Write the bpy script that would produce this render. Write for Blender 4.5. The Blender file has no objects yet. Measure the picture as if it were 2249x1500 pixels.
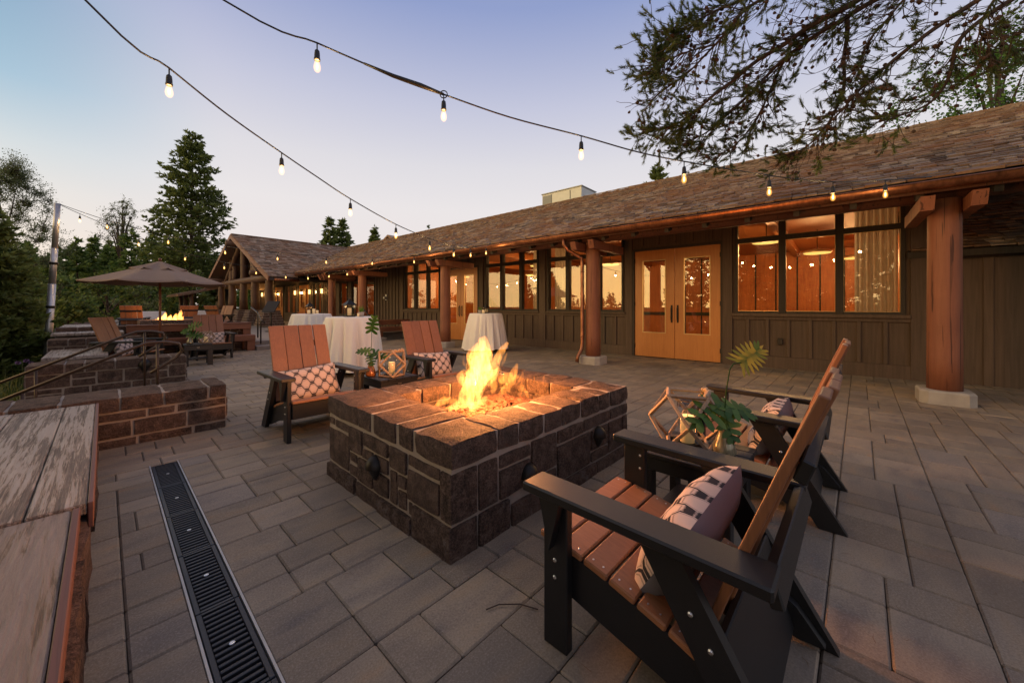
import bpy, bmesh, math, random
from mathutils import Vector, Matrix, noise
R = math.radians
rnd = random.Random(7)
S = bpy.context.scene
COL = S.collection

# ------------------------------------------------------------------ camera
F_PX, CX, HY, CAM_H = 827.0, 1125.0, 672.0, 1.2
YAW = R(47.3)
cam_d = bpy.data.cameras.new('camera')
cam = bpy.data.objects.new('camera', cam_d)
COL.objects.link(cam)
cam_d.sensor_width = 36.0
cam_d.lens = 36.0 * F_PX / 2249.0
cam_d.shift_y = -(750.0 - HY) / 2249.0
cam_d.clip_start = 0.02
cam_d.clip_end = 3000
cam.location = (0, 0, CAM_H)
cam.rotation_euler = (R(90), 0, -YAW)
S.camera = cam

# ------------------------------------------------------------------ sky
SUNSET_AZ = R(-72)          # azimuth of the set sun, measured from +Y towards +X
world = bpy.data.worlds.new('World')
S.world = world
world.use_nodes = True
wn, wl = world.node_tree.nodes, world.node_tree.links
bg = wn['Background']
def wmath(op, a, b=None, clamp=False):
    n = wn.new('ShaderNodeMath'); n.operation = op; n.use_clamp = clamp
    for i, v in enumerate((a, b)):
        if v is None: continue
        if isinstance(v, (int, float)): n.inputs[i].default_value = v
        else: wl.new(v, n.inputs[i])
    return n.outputs[0]
tc = wn.new('ShaderNodeTexCoord')
sep = wn.new('ShaderNodeSeparateXYZ'); wl.new(tc.outputs['Generated'], sep.inputs[0])
elev = wmath('MAXIMUM', sep.outputs[2], 0.0)
def wramp(stops):
    n = wn.new('ShaderNodeValToRGB'); cr = n.color_ramp
    while len(cr.elements) > 1: cr.elements.remove(cr.elements[0])
    for i, (p, c) in enumerate(stops):
        e = cr.elements[0] if i == 0 else cr.elements.new(p)
        e.position = p; e.color = (*c, 1)
    wl.new(elev, n.inputs[0]); return n.outputs[0]
# dusk gradient by height above the horizon: cream - pale lilac - periwinkle
rampA = wramp([(0.0, (.92, .80, .73)), (.12, (.85, .77, .75)), (.24, (.83, .785, .785)), (.34, (.74, .72, .76)), (.46, (.56, .575, .715)),
               (.62, (.285, .35, .60)), (.80, (.30, .34, .53)), (1.0, (.30, .33, .48))])
rampB = wramp([(0.0, (.96, .77, .61)), (.10, (.90, .79, .70)), (.19, (.80, .77, .74)), (.26, (.63, .70, .74)), (.35, (.34, .53, .68)),
               (.46, (.17, .37, .55)), (.75, (.24, .32, .53)), (1.0, (.30, .32, .48))])
nrm = wn.new('ShaderNodeVectorMath'); nrm.operation = 'DOT_PRODUCT'
wl.new(tc.outputs['Generated'], nrm.inputs[0]); nrm.inputs[1].default_value = (math.sin(R(-50)), math.cos(R(-50)), 0)
azf = wn.new('ShaderNodeMapRange'); azf.interpolation_type = 'SMOOTHSTEP'
wl.new(nrm.outputs['Value'], azf.inputs[0]); azf.inputs[1].default_value = .45; azf.inputs[2].default_value = .73
mixAB = wn.new('ShaderNodeMix'); mixAB.data_type = 'RGBA'
wl.new(azf.outputs[0], mixAB.inputs[0]); wl.new(rampA, mixAB.inputs[6]); wl.new(rampB, mixAB.inputs[7])
# afterglow round the set sun (the windows mirror it)
sd = wn.new('ShaderNodeVectorMath'); sd.operation = 'DOT_PRODUCT'
wl.new(tc.outputs['Generated'], sd.inputs[0])
sd.inputs[1].default_value = (math.sin(SUNSET_AZ), math.cos(SUNSET_AZ), 0.02)
glow = wmath('POWER', wmath('MAXIMUM', sd.outputs['Value'], 0.0), 5.0)
glowc = wn.new('ShaderNodeMix'); glowc.data_type = 'RGBA'; glowc.blend_type = 'ADD'
wl.new(wmath('MULTIPLY', glow, 1.0), glowc.inputs[0]); wl.new(mixAB.outputs[2], glowc.inputs[6])
glowc.inputs[7].default_value = (3.6, 2.15, .26, 1); glowc.clamp_factor = False
sky = wn.new('ShaderNodeTexSky'); sky.sky_type = 'NISHITA'; sky.sun_disc = False
sky.sun_elevation = R(1.5); sky.sun_rotation = SUNSET_AZ; sky.altitude = 1300
sky.air_density = 1.0; sky.dust_density = 1.0; sky.ozone_density = 3.0
skm = wn.new('ShaderNodeMix'); skm.data_type = 'RGBA'; skm.blend_type = 'ADD'; skm.clamp_factor = False
skm.inputs[0].default_value = 0.012
wl.new(glowc.outputs[2], skm.inputs[6]); wl.new(sky.outputs[0], skm.inputs[7])
wl.new(skm.outputs[2], bg.inputs[0])
bg.inputs[1].default_value = 1.0

# ------------------------------------------------------------------ sun (already down: very weak and broad afterglow)
sun_d = bpy.data.lights.new('sun', 'SUN'); sun_d.energy = 0.40; sun_d.angle = R(60); sun_d.color = (1, .72, .50)
sun = bpy.data.objects.new('sun', sun_d); COL.objects.link(sun)
sdir = Vector((math.sin(SUNSET_AZ) * math.cos(R(20)), math.cos(SUNSET_AZ) * math.cos(R(20)), math.sin(R(20))))
sun.rotation_euler = sdir.to_track_quat('Z', 'Y').to_euler()
sun.location = (-20, 6, 8)

# ------------------------------------------------------------------ exposure / render
S.view_settings.view_transform = 'Standard'
S.view_settings.look = 'None'
S.view_settings.gamma = 1.0
S.view_settings.use_curve_mapping = False
S.view_settings.exposure = 0.0
S.render.engine = 'CYCLES'
cy = S.cycles
cy.use_denoising = True
try: cy.denoiser = 'OPENIMAGEDENOISE'
except Exception: pass
cy.max_bounces = 6; cy.diffuse_bounces = 3; cy.glossy_bounces = 3; cy.transmission_bounces = 4
cy.transparent_max_bounces = 12; cy.volume_bounces = 0
cy.sample_clamp_indirect = 4.0
cy.caustics_reflective = False; cy.caustics_refractive = False

# ------------------------------------------------------------------ helpers
def at(u, v, d):
    """world point seen at photo pixel (u, v), d metres in front of the camera plane"""
    fx, fy = math.sin(YAW), math.cos(YAW)
    a = (u - CX) / F_PX
    return Vector((d * (fx + a * fy), d * (fy - a * fx), CAM_H - (v - HY) / F_PX * d))
def gp(u, v, z=0.0):
    """point at height z seen at photo pixel (u, v)"""
    return at(u, v, F_PX * (CAM_H - z) / (v - HY))

class MB:
    """collects geometry for ONE mesh"""
    def __init__(s): s.v = []; s.f = []; s.r = []; s.cur = 0.5
    def add(s, vs, fs):
        b = len(s.v); s.v.extend([tuple(p) for p in vs]); s.f.extend([tuple(b + i for i in f) for f in fs])
        s.r.extend([s.cur] * len(vs)); return s
    def box(s, c, sz, M=None, bev=0.0, jit=0.0):
        hx, hy, hz = sz[0] / 2, sz[1] / 2, sz[2] / 2
        c = Vector(c)
        if bev <= 0:
            vs = [Vector((x * hx, y * hy, z * hz)) for z in (-1, 1) for y in (-1, 1) for x in (-1, 1)]
            fs = [(0, 2, 3, 1), (4, 5, 7, 6), (0, 1, 5, 4), (2, 6, 7, 3), (0, 4, 6, 2), (1, 3, 7, 5)]
        else:
            b = min(bev, hx * .9, hy * .9, hz * .9)
            vs = []; idx = {}
            for sx in (-1, 1):
                for sy in (-1, 1):
                    for sz_ in (-1, 1):
                        for ax in range(3):
                            p = [sx * (hx - b), sy * (hy - b), sz_ * (hz - b)]
                            p[ax] = (sx * hx, sy * hy, sz_ * hz)[ax]
                            idx[(sx, sy, sz_, ax)] = len(vs); vs.append(Vector(p))
            fs = []
            I = idx
            for q in (-1, 1):
                def o(l): return l if q > 0 else l[::-1]
                fs.append(o([I[(q, -1, -1, 0)], I[(q, 1, -1, 0)], I[(q, 1, 1, 0)], I[(q, -1, 1, 0)]]))
                fs.append(o([I[(1, q, -1, 1)], I[(-1, q, -1, 1)], I[(-1, q, 1, 1)], I[(1, q, 1, 1)]]))
                fs.append(o([I[(-1, -1, q, 2)], I[(1, -1, q, 2)], I[(1, 1, q, 2)], I[(-1, 1, q, 2)]]))
            for a in (-1, 1):
                for b_ in (-1, 1):
                    def o(l): return l if a * b_ > 0 else l[::-1]
                    fs.append(o([I[(a, b_, -1, 0)], I[(a, b_, -1, 1)], I[(a, b_, 1, 1)], I[(a, b_, 1, 0)]]))
                    fs.append(o([I[(a, -1, b_, 2)], I[(a, -1, b_, 0)], I[(a, 1, b_, 0)], I[(a, 1, b_, 2)]])[::-1] if False else o([I[(a, -1, b_, 0)], I[(a, 1, b_, 0)], I[(a, 1, b_, 2)], I[(a, -1, b_, 2)]]))
                    fs.append(o([I[(-1, a, b_, 1)], I[(-1, a, b_, 2)], I[(1, a, b_, 2)], I[(1, a, b_, 1)]]))
            for sx in (-1, 1):
                for sy in (-1, 1):
                    for sz_ in (-1, 1):
                        t = [I[(sx, sy, sz_, 0)], I[(sx, sy, sz_, 1)], I[(sx, sy, sz_, 2)]]
                        fs.append(t if sx * sy * sz_ > 0 else t[::-1])
        if jit:
            for p in vs: p += Vector((rnd.uniform(-jit, jit), rnd.uniform(-jit, jit), rnd.uniform(-jit, jit)))
        if M is not None: vs = [M @ p for p in vs]
        return s.add([p + c for p in vs], fs)
    def bx(s, x0, x1, y0, y1, z0, z1, bev=0.0, jit=0.0):
        return s.box(((x0 + x1) / 2, (y0 + y1) / 2, (z0 + z1) / 2), (abs(x1 - x0), abs(y1 - y0), abs(z1 - z0)), None, bev, jit)
    def bar(s, a, b, w, h, up=(0, 0, 1), bev=0.0):
        """board from a to b, w across, h along up"""
        a, b = Vector(a), Vector(b); d = b - a; L = d.length; d.normalize()
        u = Vector(up); u = (u - d * u.dot(d)).normalized(); r = d.cross(u)
        M = Matrix((d, r, u)).transposed()
        return s.box((a + b) / 2, (L, w, h), M, bev)
    def tube(s, pts, rad, n=8, caps=True, flat=None):
        pts = [Vector(p) for p in pts]
        if not isinstance(rad, (list, tuple)): rad = [rad] * len(pts)
        base = len(s.v); vs = []; fs = []
        up = None
        for i, p in enumerate(pts):
            t = (pts[min(i + 1, len(pts) - 1)] - pts[max(i - 1, 0)])
            if t.length < 1e-9: t = Vector((0, 0, 1))
            t.normalize()
            if up is None: up = t.orthogonal().normalized()
            up = (up - t * up.dot(t))
            if up.length < 1e-6: up = t.orthogonal()
            up.normalize(); sd_ = t.cross(up)
            for k in range(n):
                a = 2 * math.pi * k / n
                vs.append(p + (up * math.cos(a) + sd_ * math.sin(a)) * rad[i])
        for i in range(len(pts) - 1):
            for k in range(n):
                k2 = (k + 1) % n
                fs.append((i * n + k, i * n + k2, (i + 1) * n + k2, (i + 1) * n + k))
        if caps:
            fs.append(tuple(range(n))[::-1]); fs.append(tuple((len(pts) - 1) * n + k for k in range(n)))
        return s.add(vs, fs)
    def lathe(s, prof, c=(0, 0, 0), n=16, M=None):
        """profile [(r, z)] turned round z"""
        vs = []; fs = []; c = Vector(c)
        for r_, z in prof:
            for k in range(n):
                a = 2 * math.pi * k / n
                vs.append(Vector((r_ * math.cos(a), r_ * math.sin(a), z)))
        m = len(prof)
        for i in range(m - 1):
            for k in range(n):
                k2 = (k + 1) % n
                fs.append((i * n + k, i * n + k2, (i + 1) * n + k2, (i + 1) * n + k))
        if prof[0][0] > 1e-4: fs.append(tuple(range(n))[::-1])
        if prof[-1][0] > 1e-4: fs.append(tuple((m - 1) * n + k for k in range(n)))
        if M is not None: vs = [M @ p for p in vs]
        return s.add([p + c for p in vs], fs)
    def prism(s, poly, t, M=None):
        """2-D polygon in xz, thickness t along y"""
        n = len(poly)
        vs = [Vector((x, -t / 2, z)) for x, z in poly] + [Vector((x, t / 2, z)) for x, z in poly]
        fs = [tuple(range(n)), tuple(range(n, 2 * n))[::-1]] + [(i, i + n, (i + 1) % n + n, (i + 1) % n) for i in range(n)]
        if M is not None: vs = [M @ p for p in vs]
        return s.add(vs, fs)
    def quad(s, a, b, c, d): return s.add([a, b, c, d], [(0, 1, 2, 3)])
    def mesh(s, name, mat=None, smooth=False, fix=True):
        me = bpy.data.meshes.new(name)
        me.from_pydata(s.v, [], s.f); me.update()
        if fix:
            bm = bmesh.new(); bm.from_mesh(me); bmesh.ops.recalc_face_normals(bm, faces=bm.faces); bm.to_mesh(me); bm.free()
        if mat: me.materials.append(mat)
        if len(set(s.r)) > 1:
            at_ = me.attributes.new('rnd', 'FLOAT', 'POINT'); at_.data.foreach_set('value', s.r)
        if smooth: me.polygons.foreach_set('use_smooth', [True] * len(me.polygons))
        return me
    def build(s, name, mat=None, parent=None, smooth=False, fix=True, loc=None):
        return link(name, s.mesh(name, mat, smooth, fix), parent, loc)

def link(name, me, parent=None, loc=None):
    o = bpy.data.objects.new(name, me); COL.objects.link(o)
    if parent: o.parent = parent
    if loc is not None: o.location = loc
    return o
def empty(name, loc=(0, 0, 0), rz=0.0, parent=None):
    o = bpy.data.objects.new(name, None); COL.objects.link(o); o.location = loc; o.rotation_euler = (0, 0, rz)
    o.empty_display_size = .1
    if parent: o.parent = parent
    return o
def tag(o, label=None, cat=None, group=None, kind=None):
    if label: o['label'] = label
    if cat: o['category'] = cat
    if group: o['group'] = group
    if kind: o['kind'] = kind
    return o
def copy_tree(o, parent=None):
    c = o.copy(); COL.objects.link(c); c.parent = parent
    for ch in o.children: copy_tree(ch, c)
    return c
def auto_smooth(o, ang=40):
    me = o.data; me.polygons.foreach_set('use_smooth', [True] * len(me.polygons))
    try: me.set_sharp_from_angle(angle=R(ang))
    except Exception: pass
    return o

# ------------------------------------------------------------------ materials
class N:
    """tiny node-graph helper for a material"""
    def __init__(s, name):
        s.m = bpy.data.materials.new(name); s.m.use_nodes = True
        s.t = s.m.node_tree; s.n = s.t.nodes; s.l = s.t.links
        s.b = s.n['Principled BSDF']
        s.pos = None
    def new(s, t, **k):
        n = s.n.new(t)
        for a, v in k.items(): setattr(n, a, v)
        return n
    def put(s, inp, v):
        if hasattr(v, 'links') or isinstance(v, bpy.types.NodeSocket): s.l.new(v, inp)
        elif isinstance(v, (tuple, list)) and len(v) == 3 and inp.type == 'RGBA': inp.default_value = (*v, 1)
        else: inp.default_value = v
    def math(s, op, a, b=0.0, c=None, clamp=False):
        n = s.new('ShaderNodeMath', operation=op, use_clamp=clamp)
        s.put(n.inputs[0], a); s.put(n.inputs[1], b)
        if c is not None: s.put(n.inputs[2], c)
        return n.outputs[0]
    def mix(s, f, a, b, blend='MIX'):
        n = s.new('ShaderNodeMix', data_type='RGBA', blend_type=blend)
        s.put(n.inputs[0], f); s.put(n.inputs[6], a); s.put(n.inputs[7], b); return n.outputs[2]
    def ramp(s, f, stops, interp='LINEAR'):
        n = s.new('ShaderNodeValToRGB'); cr = n.color_ramp; cr.interpolation = interp
        while len(cr.elements) > 1: cr.elements.remove(cr.elements[0])
        for i, (p, c) in enumerate(stops):
            e = cr.elements[0] if i == 0 else cr.elements.new(p)
            e.position = p; e.color = (*c, 1) if len(c) == 3 else c
        s.put(n.inputs[0], f); return n.outputs[0]
    def coord(s, kind='pos', scale=(1, 1, 1), rot=(0, 0, 0), loc=None):
        if kind == 'pos': o = s.new('ShaderNodeNewGeometry').outputs['Position']
        elif kind == 'obj': o = s.new('ShaderNodeTexCoord').outputs['Object']
        else: o = s.new('ShaderNodeTexCoord').outputs['UV']
        mp = s.new('ShaderNodeMapping'); s.l.new(o, mp.inputs[0])
        mp.inputs['Scale'].default_value = scale; mp.inputs['Rotation'].default_value = rot
        if loc is not None: s.put(mp.inputs['Location'], loc)
        return mp.outputs[0]
    def noise(s, vec, scale, detail=4, rough=.55, dist=0.0):
        n = s.new('ShaderNodeTexNoise'); s.put(n.inputs['Vector'], vec)
        n.inputs['Scale'].default_value = scale; n.inputs['Detail'].default_value = detail
        n.inputs['Roughness'].default_value = rough; n.inputs['Distortion'].default_value = dist
        return n.outputs['Fac']
    def voronoi(s, vec, scale, feature='F1'):
        n = s.new('ShaderNodeTexVoronoi', feature=feature); s.put(n.inputs['Vector'], vec)
        n.inputs['Scale'].default_value = scale; return n.outputs['Distance']
    def rand(s, attr=False):
        if attr:
            a = s.new('ShaderNodeAttribute'); a.attribute_name = 'rnd'; return a.outputs['Fac']
        return s.new('ShaderNodeObjectInfo').outputs['Random']
    def bump(s, h, strength=.4, dist=.01, prev=None):
        n = s.new('ShaderNodeBump'); s.put(n.inputs['Height'], h)
        n.inputs['Strength'].default_value = strength; n.inputs['Distance'].default_value = dist
        if prev is not None: s.l.new(prev, n.inputs['Normal'])
        s.l.new(n.outputs[0], s.b.inputs['Normal']); return n.outputs[0]
    def out(s, col=None, rough=None, metal=None, spec=None):
        if col is not None: s.put(s.b.inputs['Base Color'], col)
        if rough is not None: s.put(s.b.inputs['Roughness'], rough)
        if metal is not None: s.put(s.b.inputs['Metallic'], metal)
        if spec is not None: s.b.inputs['Specular IOR Level'].default_value = spec
        return s.m

def simple(name, col, rough=.6, metal=0.0, var=.25, scale=6.0, bump=0.0, bscale=60.0, kind='pos', spec=.5):
    g = N(name); v = g.coord(kind)
    n = g.noise(v, scale, 4)
    c = g.mix(n, tuple(x * (1 - var) for x in col), tuple(min(1, x * (1 + var)) for x in col))
    if bump: g.bump(g.noise(v, bscale, 3), bump, .004)
    return g.out(c, rough, metal, spec)

def wood(name, c0, c1, axis=0, rough=.55, ring=9.0, bump=.25, kind='pos', scale=1.0):
    """grain stretched along axis (0, 1, 2)"""
    g = N(name); sc = [ring * 4 * scale] * 3; sc[axis] = 1.2 * scale
    v = g.coord(kind, tuple(sc))
    n1 = g.noise(v, 1.0, 6, .65, 1.2)
    v2 = g.coord(kind, (1.5, 1.5, 1.5)); n2 = g.noise(v2, 1.3, 3)
    f = g.math('ADD', g.math('MULTIPLY', n1, .75), g.math('MULTIPLY', n2, .35))
    rd = g.rand()
    f = g.math('ADD', f, g.math('MULTIPLY', g.math('SUBTRACT', rd, .5), .25))
    c = g.ramp(f, [(.28, c0), (.75, c1)])
    g.bump(n1, bump, .003)
    return g.out(c, rough)

M = {}
def stone_mat(name, attr=False, dirty=False):
    g = N(name); v = g.coord('pos'); rd = g.rand(attr)
    n1 = g.noise(v, 13, 6, .7); n2 = g.noise(v, 90, 5, .75); n3 = g.noise(v, 3.0, 3)
    c = g.ramp(g.math('ADD', g.math('MULTIPLY', n1, .55), g.math('MULTIPLY', n2, .5)),
               [(.36, (.008, .006, .005)), (.46, (.055, .035, .026)), (.54, (.135, .084, .060)), (.70, (.31, .21, .16))])
    c = g.mix(g.math('MULTIPLY', rd, .75), c, g.mix(.6, c, (.155, .102, .08), 'MIX'))
    if dirty:   # lichen and lime scale: patches of their own on the lowest stones
        p = g.ramp(g.noise(v, 6.5, 6, .8), [(.56, (0, 0, 0)), (.68, (1, 1, 1))])
        c = g.mix(g.math('MULTIPLY', p, .55), c, (.20, .195, .20))
    sp = g.ramp(g.voronoi(v, 55), [(.04, (1, 1, 1)), (.09, (0, 0, 0))])
    c = g.mix(g.math('MULTIPLY', sp, .25), c, (.28, .22, .18))
    pit_ = g.ramp(g.voronoi(v, 95), [(.0, (0, 0, 0)), (.35, (1, 1, 1))])
    h = g.math('ADD', g.math('ADD', g.math('MULTIPLY', n1, 1.3), g.math('MULTIPLY', n2, .8)), g.math('MULTIPLY', pit_, .22))
    g.bump(h, 1.0, .035)
    return g.out(c, .88, spec=.3)
M['stone'] = stone_mat('basalt_stone'); M['stone_a'] = stone_mat('basalt_stone_mixed', True)
M['stone_d'] = stone_mat('basalt_stone_stained', False, True)
M['mortar'] = simple('mortar', (.31, .25, .20), .95, var=.25, scale=20, bump=.5, bscale=150)

def paver_mat(name, attr):
    g = N(name); v = g.coord('pos'); rd = g.rand(attr)
    off = g.math('MULTIPLY', rd, 37.0)
    cb = g.new('ShaderNodeCombineXYZ'); g.put(cb.inputs[0], off); g.put(cb.inputs[1], off)
    v2 = g.coord('pos', (3.0, 7.5, 1), (0, 0, R(14)), cb.outputs[0])
    n = g.noise(v2, 1.0, 3, .5)
    c = g.ramp(n, [(.26, (.138, .115, .098)), (.38, (.215, .170, .125)), (.54, (.272, .212, .146)), (.66, (.295, .218, .138)), (.78, (.39, .225, .112))])
    c = g.mix(g.ramp(rd, [(0, (.0, 0, 0)), (.15, (.55, .55, .55)), (.18, (0, 0, 0)), (1, (0, 0, 0))]), c, (.165, .145, .130))
    br = g.math('MULTIPLY_ADD', g.math('FRACT', g.math('MULTIPLY', rd, 13.7)), .42, .79)
    cc = g.new('ShaderNodeCombineColor'); [g.put(cc.inputs[i], br) for i in range(3)]
    c = g.mix(1.0, c, cc.outputs[0], 'MULTIPLY')
    fine = g.noise(v, 130, 5, .8); big = g.noise(v, 1.1, 4)
    c = g.mix(g.math('MULTIPLY', g.math('SUBTRACT', fine, .5, clamp=True), 2.6), c, (.46, .38, .31))
    c = g.mix(g.math('MULTIPLY', g.math('SUBTRACT', .5, fine, clamp=True), 2.4), c, (.10, .078, .062))
    c = g.mix(g.ramp(big, [(.42, (0, 0, 0)), (.70, (.45, .45, .45))]), c, (.14, .104, .074))
    spk = g.ramp(g.voronoi(v, 6.0), [(.0, (1, 1, 1)), (.025, (0, 0, 0))])
    c = g.mix(g.math('MULTIPLY', spk, .5), c, (.5, .47, .43))
    g.bump(g.math('ADD', fine, g.math('MULTIPLY', g.noise(v, 35, 4), 1.2)), .32, .004)
    return g.out(c, .80, spec=.35)
M['paver'] = paver_mat('concrete_paver', False); M['paver_a'] = paver_mat('concrete_paver_field', True)
M['joint'] = simple('joint_sand', (.125, .098, .072), .95, var=.4, scale=40, bump=.4)
M['concrete'] = simple('cast_concrete', (.36, .33, .29), .85, var=.3, scale=7, bump=.3, bscale=70)
M['step'] = simple('paving_step', (.22, .19, .165), .85, var=.3, scale=9, bump=.3, bscale=80)
M['black'] = simple('black_recycled_board', (.0085, .0085, .0098), .42, var=.35, scale=14, bump=.22, bscale=420)
M['slat'] = wood('brown_recycled_slat', (.20, .078, .034), (.34, .142, .062), 1, .5, 14, .3, 'obj')
M['slatz'] = wood('brown_recycled_back', (.17, .066, .030), (.29, .12, .053), 2, .5, 14, .3, 'obj')
M['bolt'] = simple('steel_bolt', (.62, .60, .57), .3, 1.0, var=.1)
M['iron'] = simple('dark_iron', (.020, .016, .013), .45, .6, var=.4, scale=20)
M['rail'] = simple('brown_iron_rail', (.075, .048, .034), .42, .7, var=.4, scale=20)
M['drain'] = simple('black_cast_grate', (.016, .017, .020), .42, .2, var=.3, scale=30, bump=.2)
M['steel'] = simple('galvanised_edge', (.42, .40, .37), .5, .5, var=.2, scale=12)
M['alu'] = simple('weathered_aluminium', (.46, .45, .45), .42, .75, var=.25, scale=12)
M['cable'] = simple('black_rubber_cable', (.010, .010, .010), .5, var=.2)
def siding(name, c, attr=False):
    g = N(name); v = g.coord('pos', (30, 30, 1.4)); n = g.noise(v, 1, 5, .6, .4)
    rd = g.rand(attr); big = g.noise(g.coord('pos'), 1.2, 3)
    f = g.math('ADD', g.math('MULTIPLY', n, .8), g.math('MULTIPLY', g.math('ADD', rd, big), .18))
    col = g.ramp(f, [(.30, tuple(x * .62 for x in c)), (.85, tuple(x * 1.4 for x in c))])
    g.bump(n, .35, .004); return g.out(col, .72, spec=.35)
M['siding'] = siding('olive_brown_siding', (.092, .062, .045))
M['trim'] = siding('dark_brown_trim', (.040, .032, .025))
M['redlog'] = None
def log_mat(name, c0, c1, bump=.5):
    g = N(name); v = g.coord('pos', (14, 14, .9)); n = g.noise(v, 1.6, 6, .65, 1.0); k = g.noise(g.coord('pos'), 2.2, 3)
    crack = g.ramp(g.noise(g.coord('pos', (22, 22, .5)), 1, 3, .5, 1.5), [(.35, (0, 0, 0)), (.375, (1, 1, 1))])
    c = g.ramp(g.math('ADD', g.math('MULTIPLY', n, .6), g.math('MULTIPLY', k, .4)), [(.3, c0), (.72, c1)])
    c = g.mix(g.math('MULTIPLY', g.math('SUBTRACT', 1.0, crack), .8), c, tuple(x * .25 for x in c0))
    g.bump(g.math('ADD', n, g.math('MULTIPLY', crack, .6)), bump, .008); return g.out(c, .6, spec=.4)
M['redlog'] = log_mat('red_stained_log', (.175, .062, .032), (.275, .105, .056))
M['shaded_red'] = log_mat('shaded_red_beam', (.075, .028, .016), (.13, .05, .028))  # red log darkened: shadow below the gutter put into the colour
M['barklog'] = log_mat('brown_peeled_log', (.055, .026, .015), (.125, .058, .033), .8)
M['copper'] = None
g = N('aged_copper'); v = g.coord('pos', (2, 2, 2)); n = g.noise(v, 2.5, 5, .6); st = g.noise(g.coord('pos', (30, 30, 2)), 1, 4)
c = g.ramp(g.math('ADD', g.math('MULTIPLY', n, .6), g.math('MULTIPLY', st, .4)), [(.32, (.11, .045, .024)), (.55, (.31, .125, .062)), (.75, (.52, .235, .125))])
M['copper'] = g.out(c, .36, .85)
def shingle_mat(name, attr):
    g = N(name); rd = g.rand(attr); v = g.coord('pos')
    n = g.noise(g.coord('pos', (12, 12, 4)), 1.2, 5, .65); big = g.noise(v, .9, 4, .6); deb = g.noise(v, 3.2, 6, .75)
    c = g.ramp(g.math('ADD', g.math('MULTIPLY', n, .55), g.math('MULTIPLY', rd, .45)),
               [(.20, (.060, .041, .029)), (.42, (.18, .126, .088)), (.62, (.30, .222, .16)), (.85, (.50, .41, .33))])
    c = g.mix(g.ramp(g.math('ADD', g.math('MULTIPLY', big, .6), g.math('MULTIPLY', deb, .5)), [(.48, (0, 0, 0)), (.66, (.75, .75, .75))]), c, (.24, .11, .05))
    g.bump(g.math('ADD', n, g.math('MULTIPLY', deb, .8)), .7, .014); return g.out(c, .9, spec=.25)
M['shingle'] = shingle_mat('cedar_shingle', False); M['shingle_a'] = shingle_mat('cedar_shingle_field', True)
M['oak'] = wood('oak_door_veneer', (.36, .125, .028), (.52, .205, .055), 2, .38, 7, .08)
M['inwood'] = wood('stained_wood_panel', (.22, .050, .007), (.56, .175, .030), 2, .5, 3, .1)
M['inceil'] = wood('stained_ceiling_board', (.26, .085, .02), (.38, .13, .032), 1, .55, 5, .1)
M['infloor'] = simple('carpet', (.10, .05, .03), .9)
M['brass'] = simple('bronze_bead', (.55, .36, .17), .35, .6, var=.15)
M['benchwood'] = wood('red_cedar_bench', (.10, .034, .017), (.20, .072, .036), 0, .5, 6, .3)
M['candle'] = None
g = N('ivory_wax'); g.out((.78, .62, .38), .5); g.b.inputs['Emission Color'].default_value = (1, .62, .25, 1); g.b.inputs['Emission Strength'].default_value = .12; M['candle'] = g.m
M['driftwood'] = wood('grey_brown_driftwood', (.20, .125, .075), (.40, .28, .19), 2, .75, 16, .4, 'obj')
M['cloth'] = None
g = N('white_table_linen'); v = g.coord('pos'); n = g.noise(v, 3, 3); w_ = g.noise(v, 420, 2)
g.bump(w_, .12, .002); M['cloth'] = g.out(g.mix(n, (.74, .68, .61), (.84, .79, .72)), .85, spec=.2)
M['canopy'] = None
g = N('taupe_canvas'); v = g.coord('pos'); g.bump(g.noise(v, 300, 2), .12, .002)
M['canopy'] = g.out(g.mix(g.noise(v, 2.2, 4), (.20, .142, .11), (.28, .205, .16)), .9, spec=.15)
def leaf_mat(name, c0, c1, attr=True, trans=.46, rough=.55):
    g = N(name); v = g.coord('pos'); rd = g.rand(attr)
    f = g.math('ADD', g.math('MULTIPLY', rd, .65), g.math('MULTIPLY', g.noise(v, 1.1, 3), .4))
    c = g.ramp(f, [(.25, c0), (.8, c1)])
    g.out(c, rough, spec=.3)
    tr = g.new('ShaderNodeBsdfTranslucent'); g.put(tr.inputs[0], c)
    mx = g.new('ShaderNodeMixShader'); mx.inputs[0].default_value = trans
    g.l.new(g.b.outputs[0], mx.inputs[1]); g.l.new(tr.outputs[0], mx.inputs[2])
    g.l.new(mx.outputs[0], g.n['Material Output'].inputs[0]); return g.m
M['needle'] = leaf_mat('pine_needles', (.070, .10, .026), (.22, .265, .075))
M['needle_dk'] = leaf_mat('forest_needles', (.065, .12, .028), (.20, .265, .068))
M['needle_b'] = leaf_mat('overhead_needles', (.058, .088, .026), (.18, .22, .066))
M['aspen'] = leaf_mat('aspen_leaves', (.045, .11, .016), (.14, .26, .045))
M['willow'] = leaf_mat('grey_green_leaves', (.075, .10, .038), (.20, .235, .10))
M['shrub'] = leaf_mat('shrub_leaves', (.05, .09, .018), (.17, .20, .042))
M['bark'] = simple('pine_bark', (.060, .038, .026), .9, var=.5, scale=12, bump=.6, bscale=30)
M['twig'] = simple('pine_twig', (.058, .036, .026), .85, var=.4, scale=20)
M['cone'] = simple('pine_cone_brown', (.060, .032, .020), .85, var=.4, scale=60)
M['soil'] = simple('garden_soil', (.040, .036, .018), .95, var=.5, scale=2, bump=.6, bscale=12)
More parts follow.
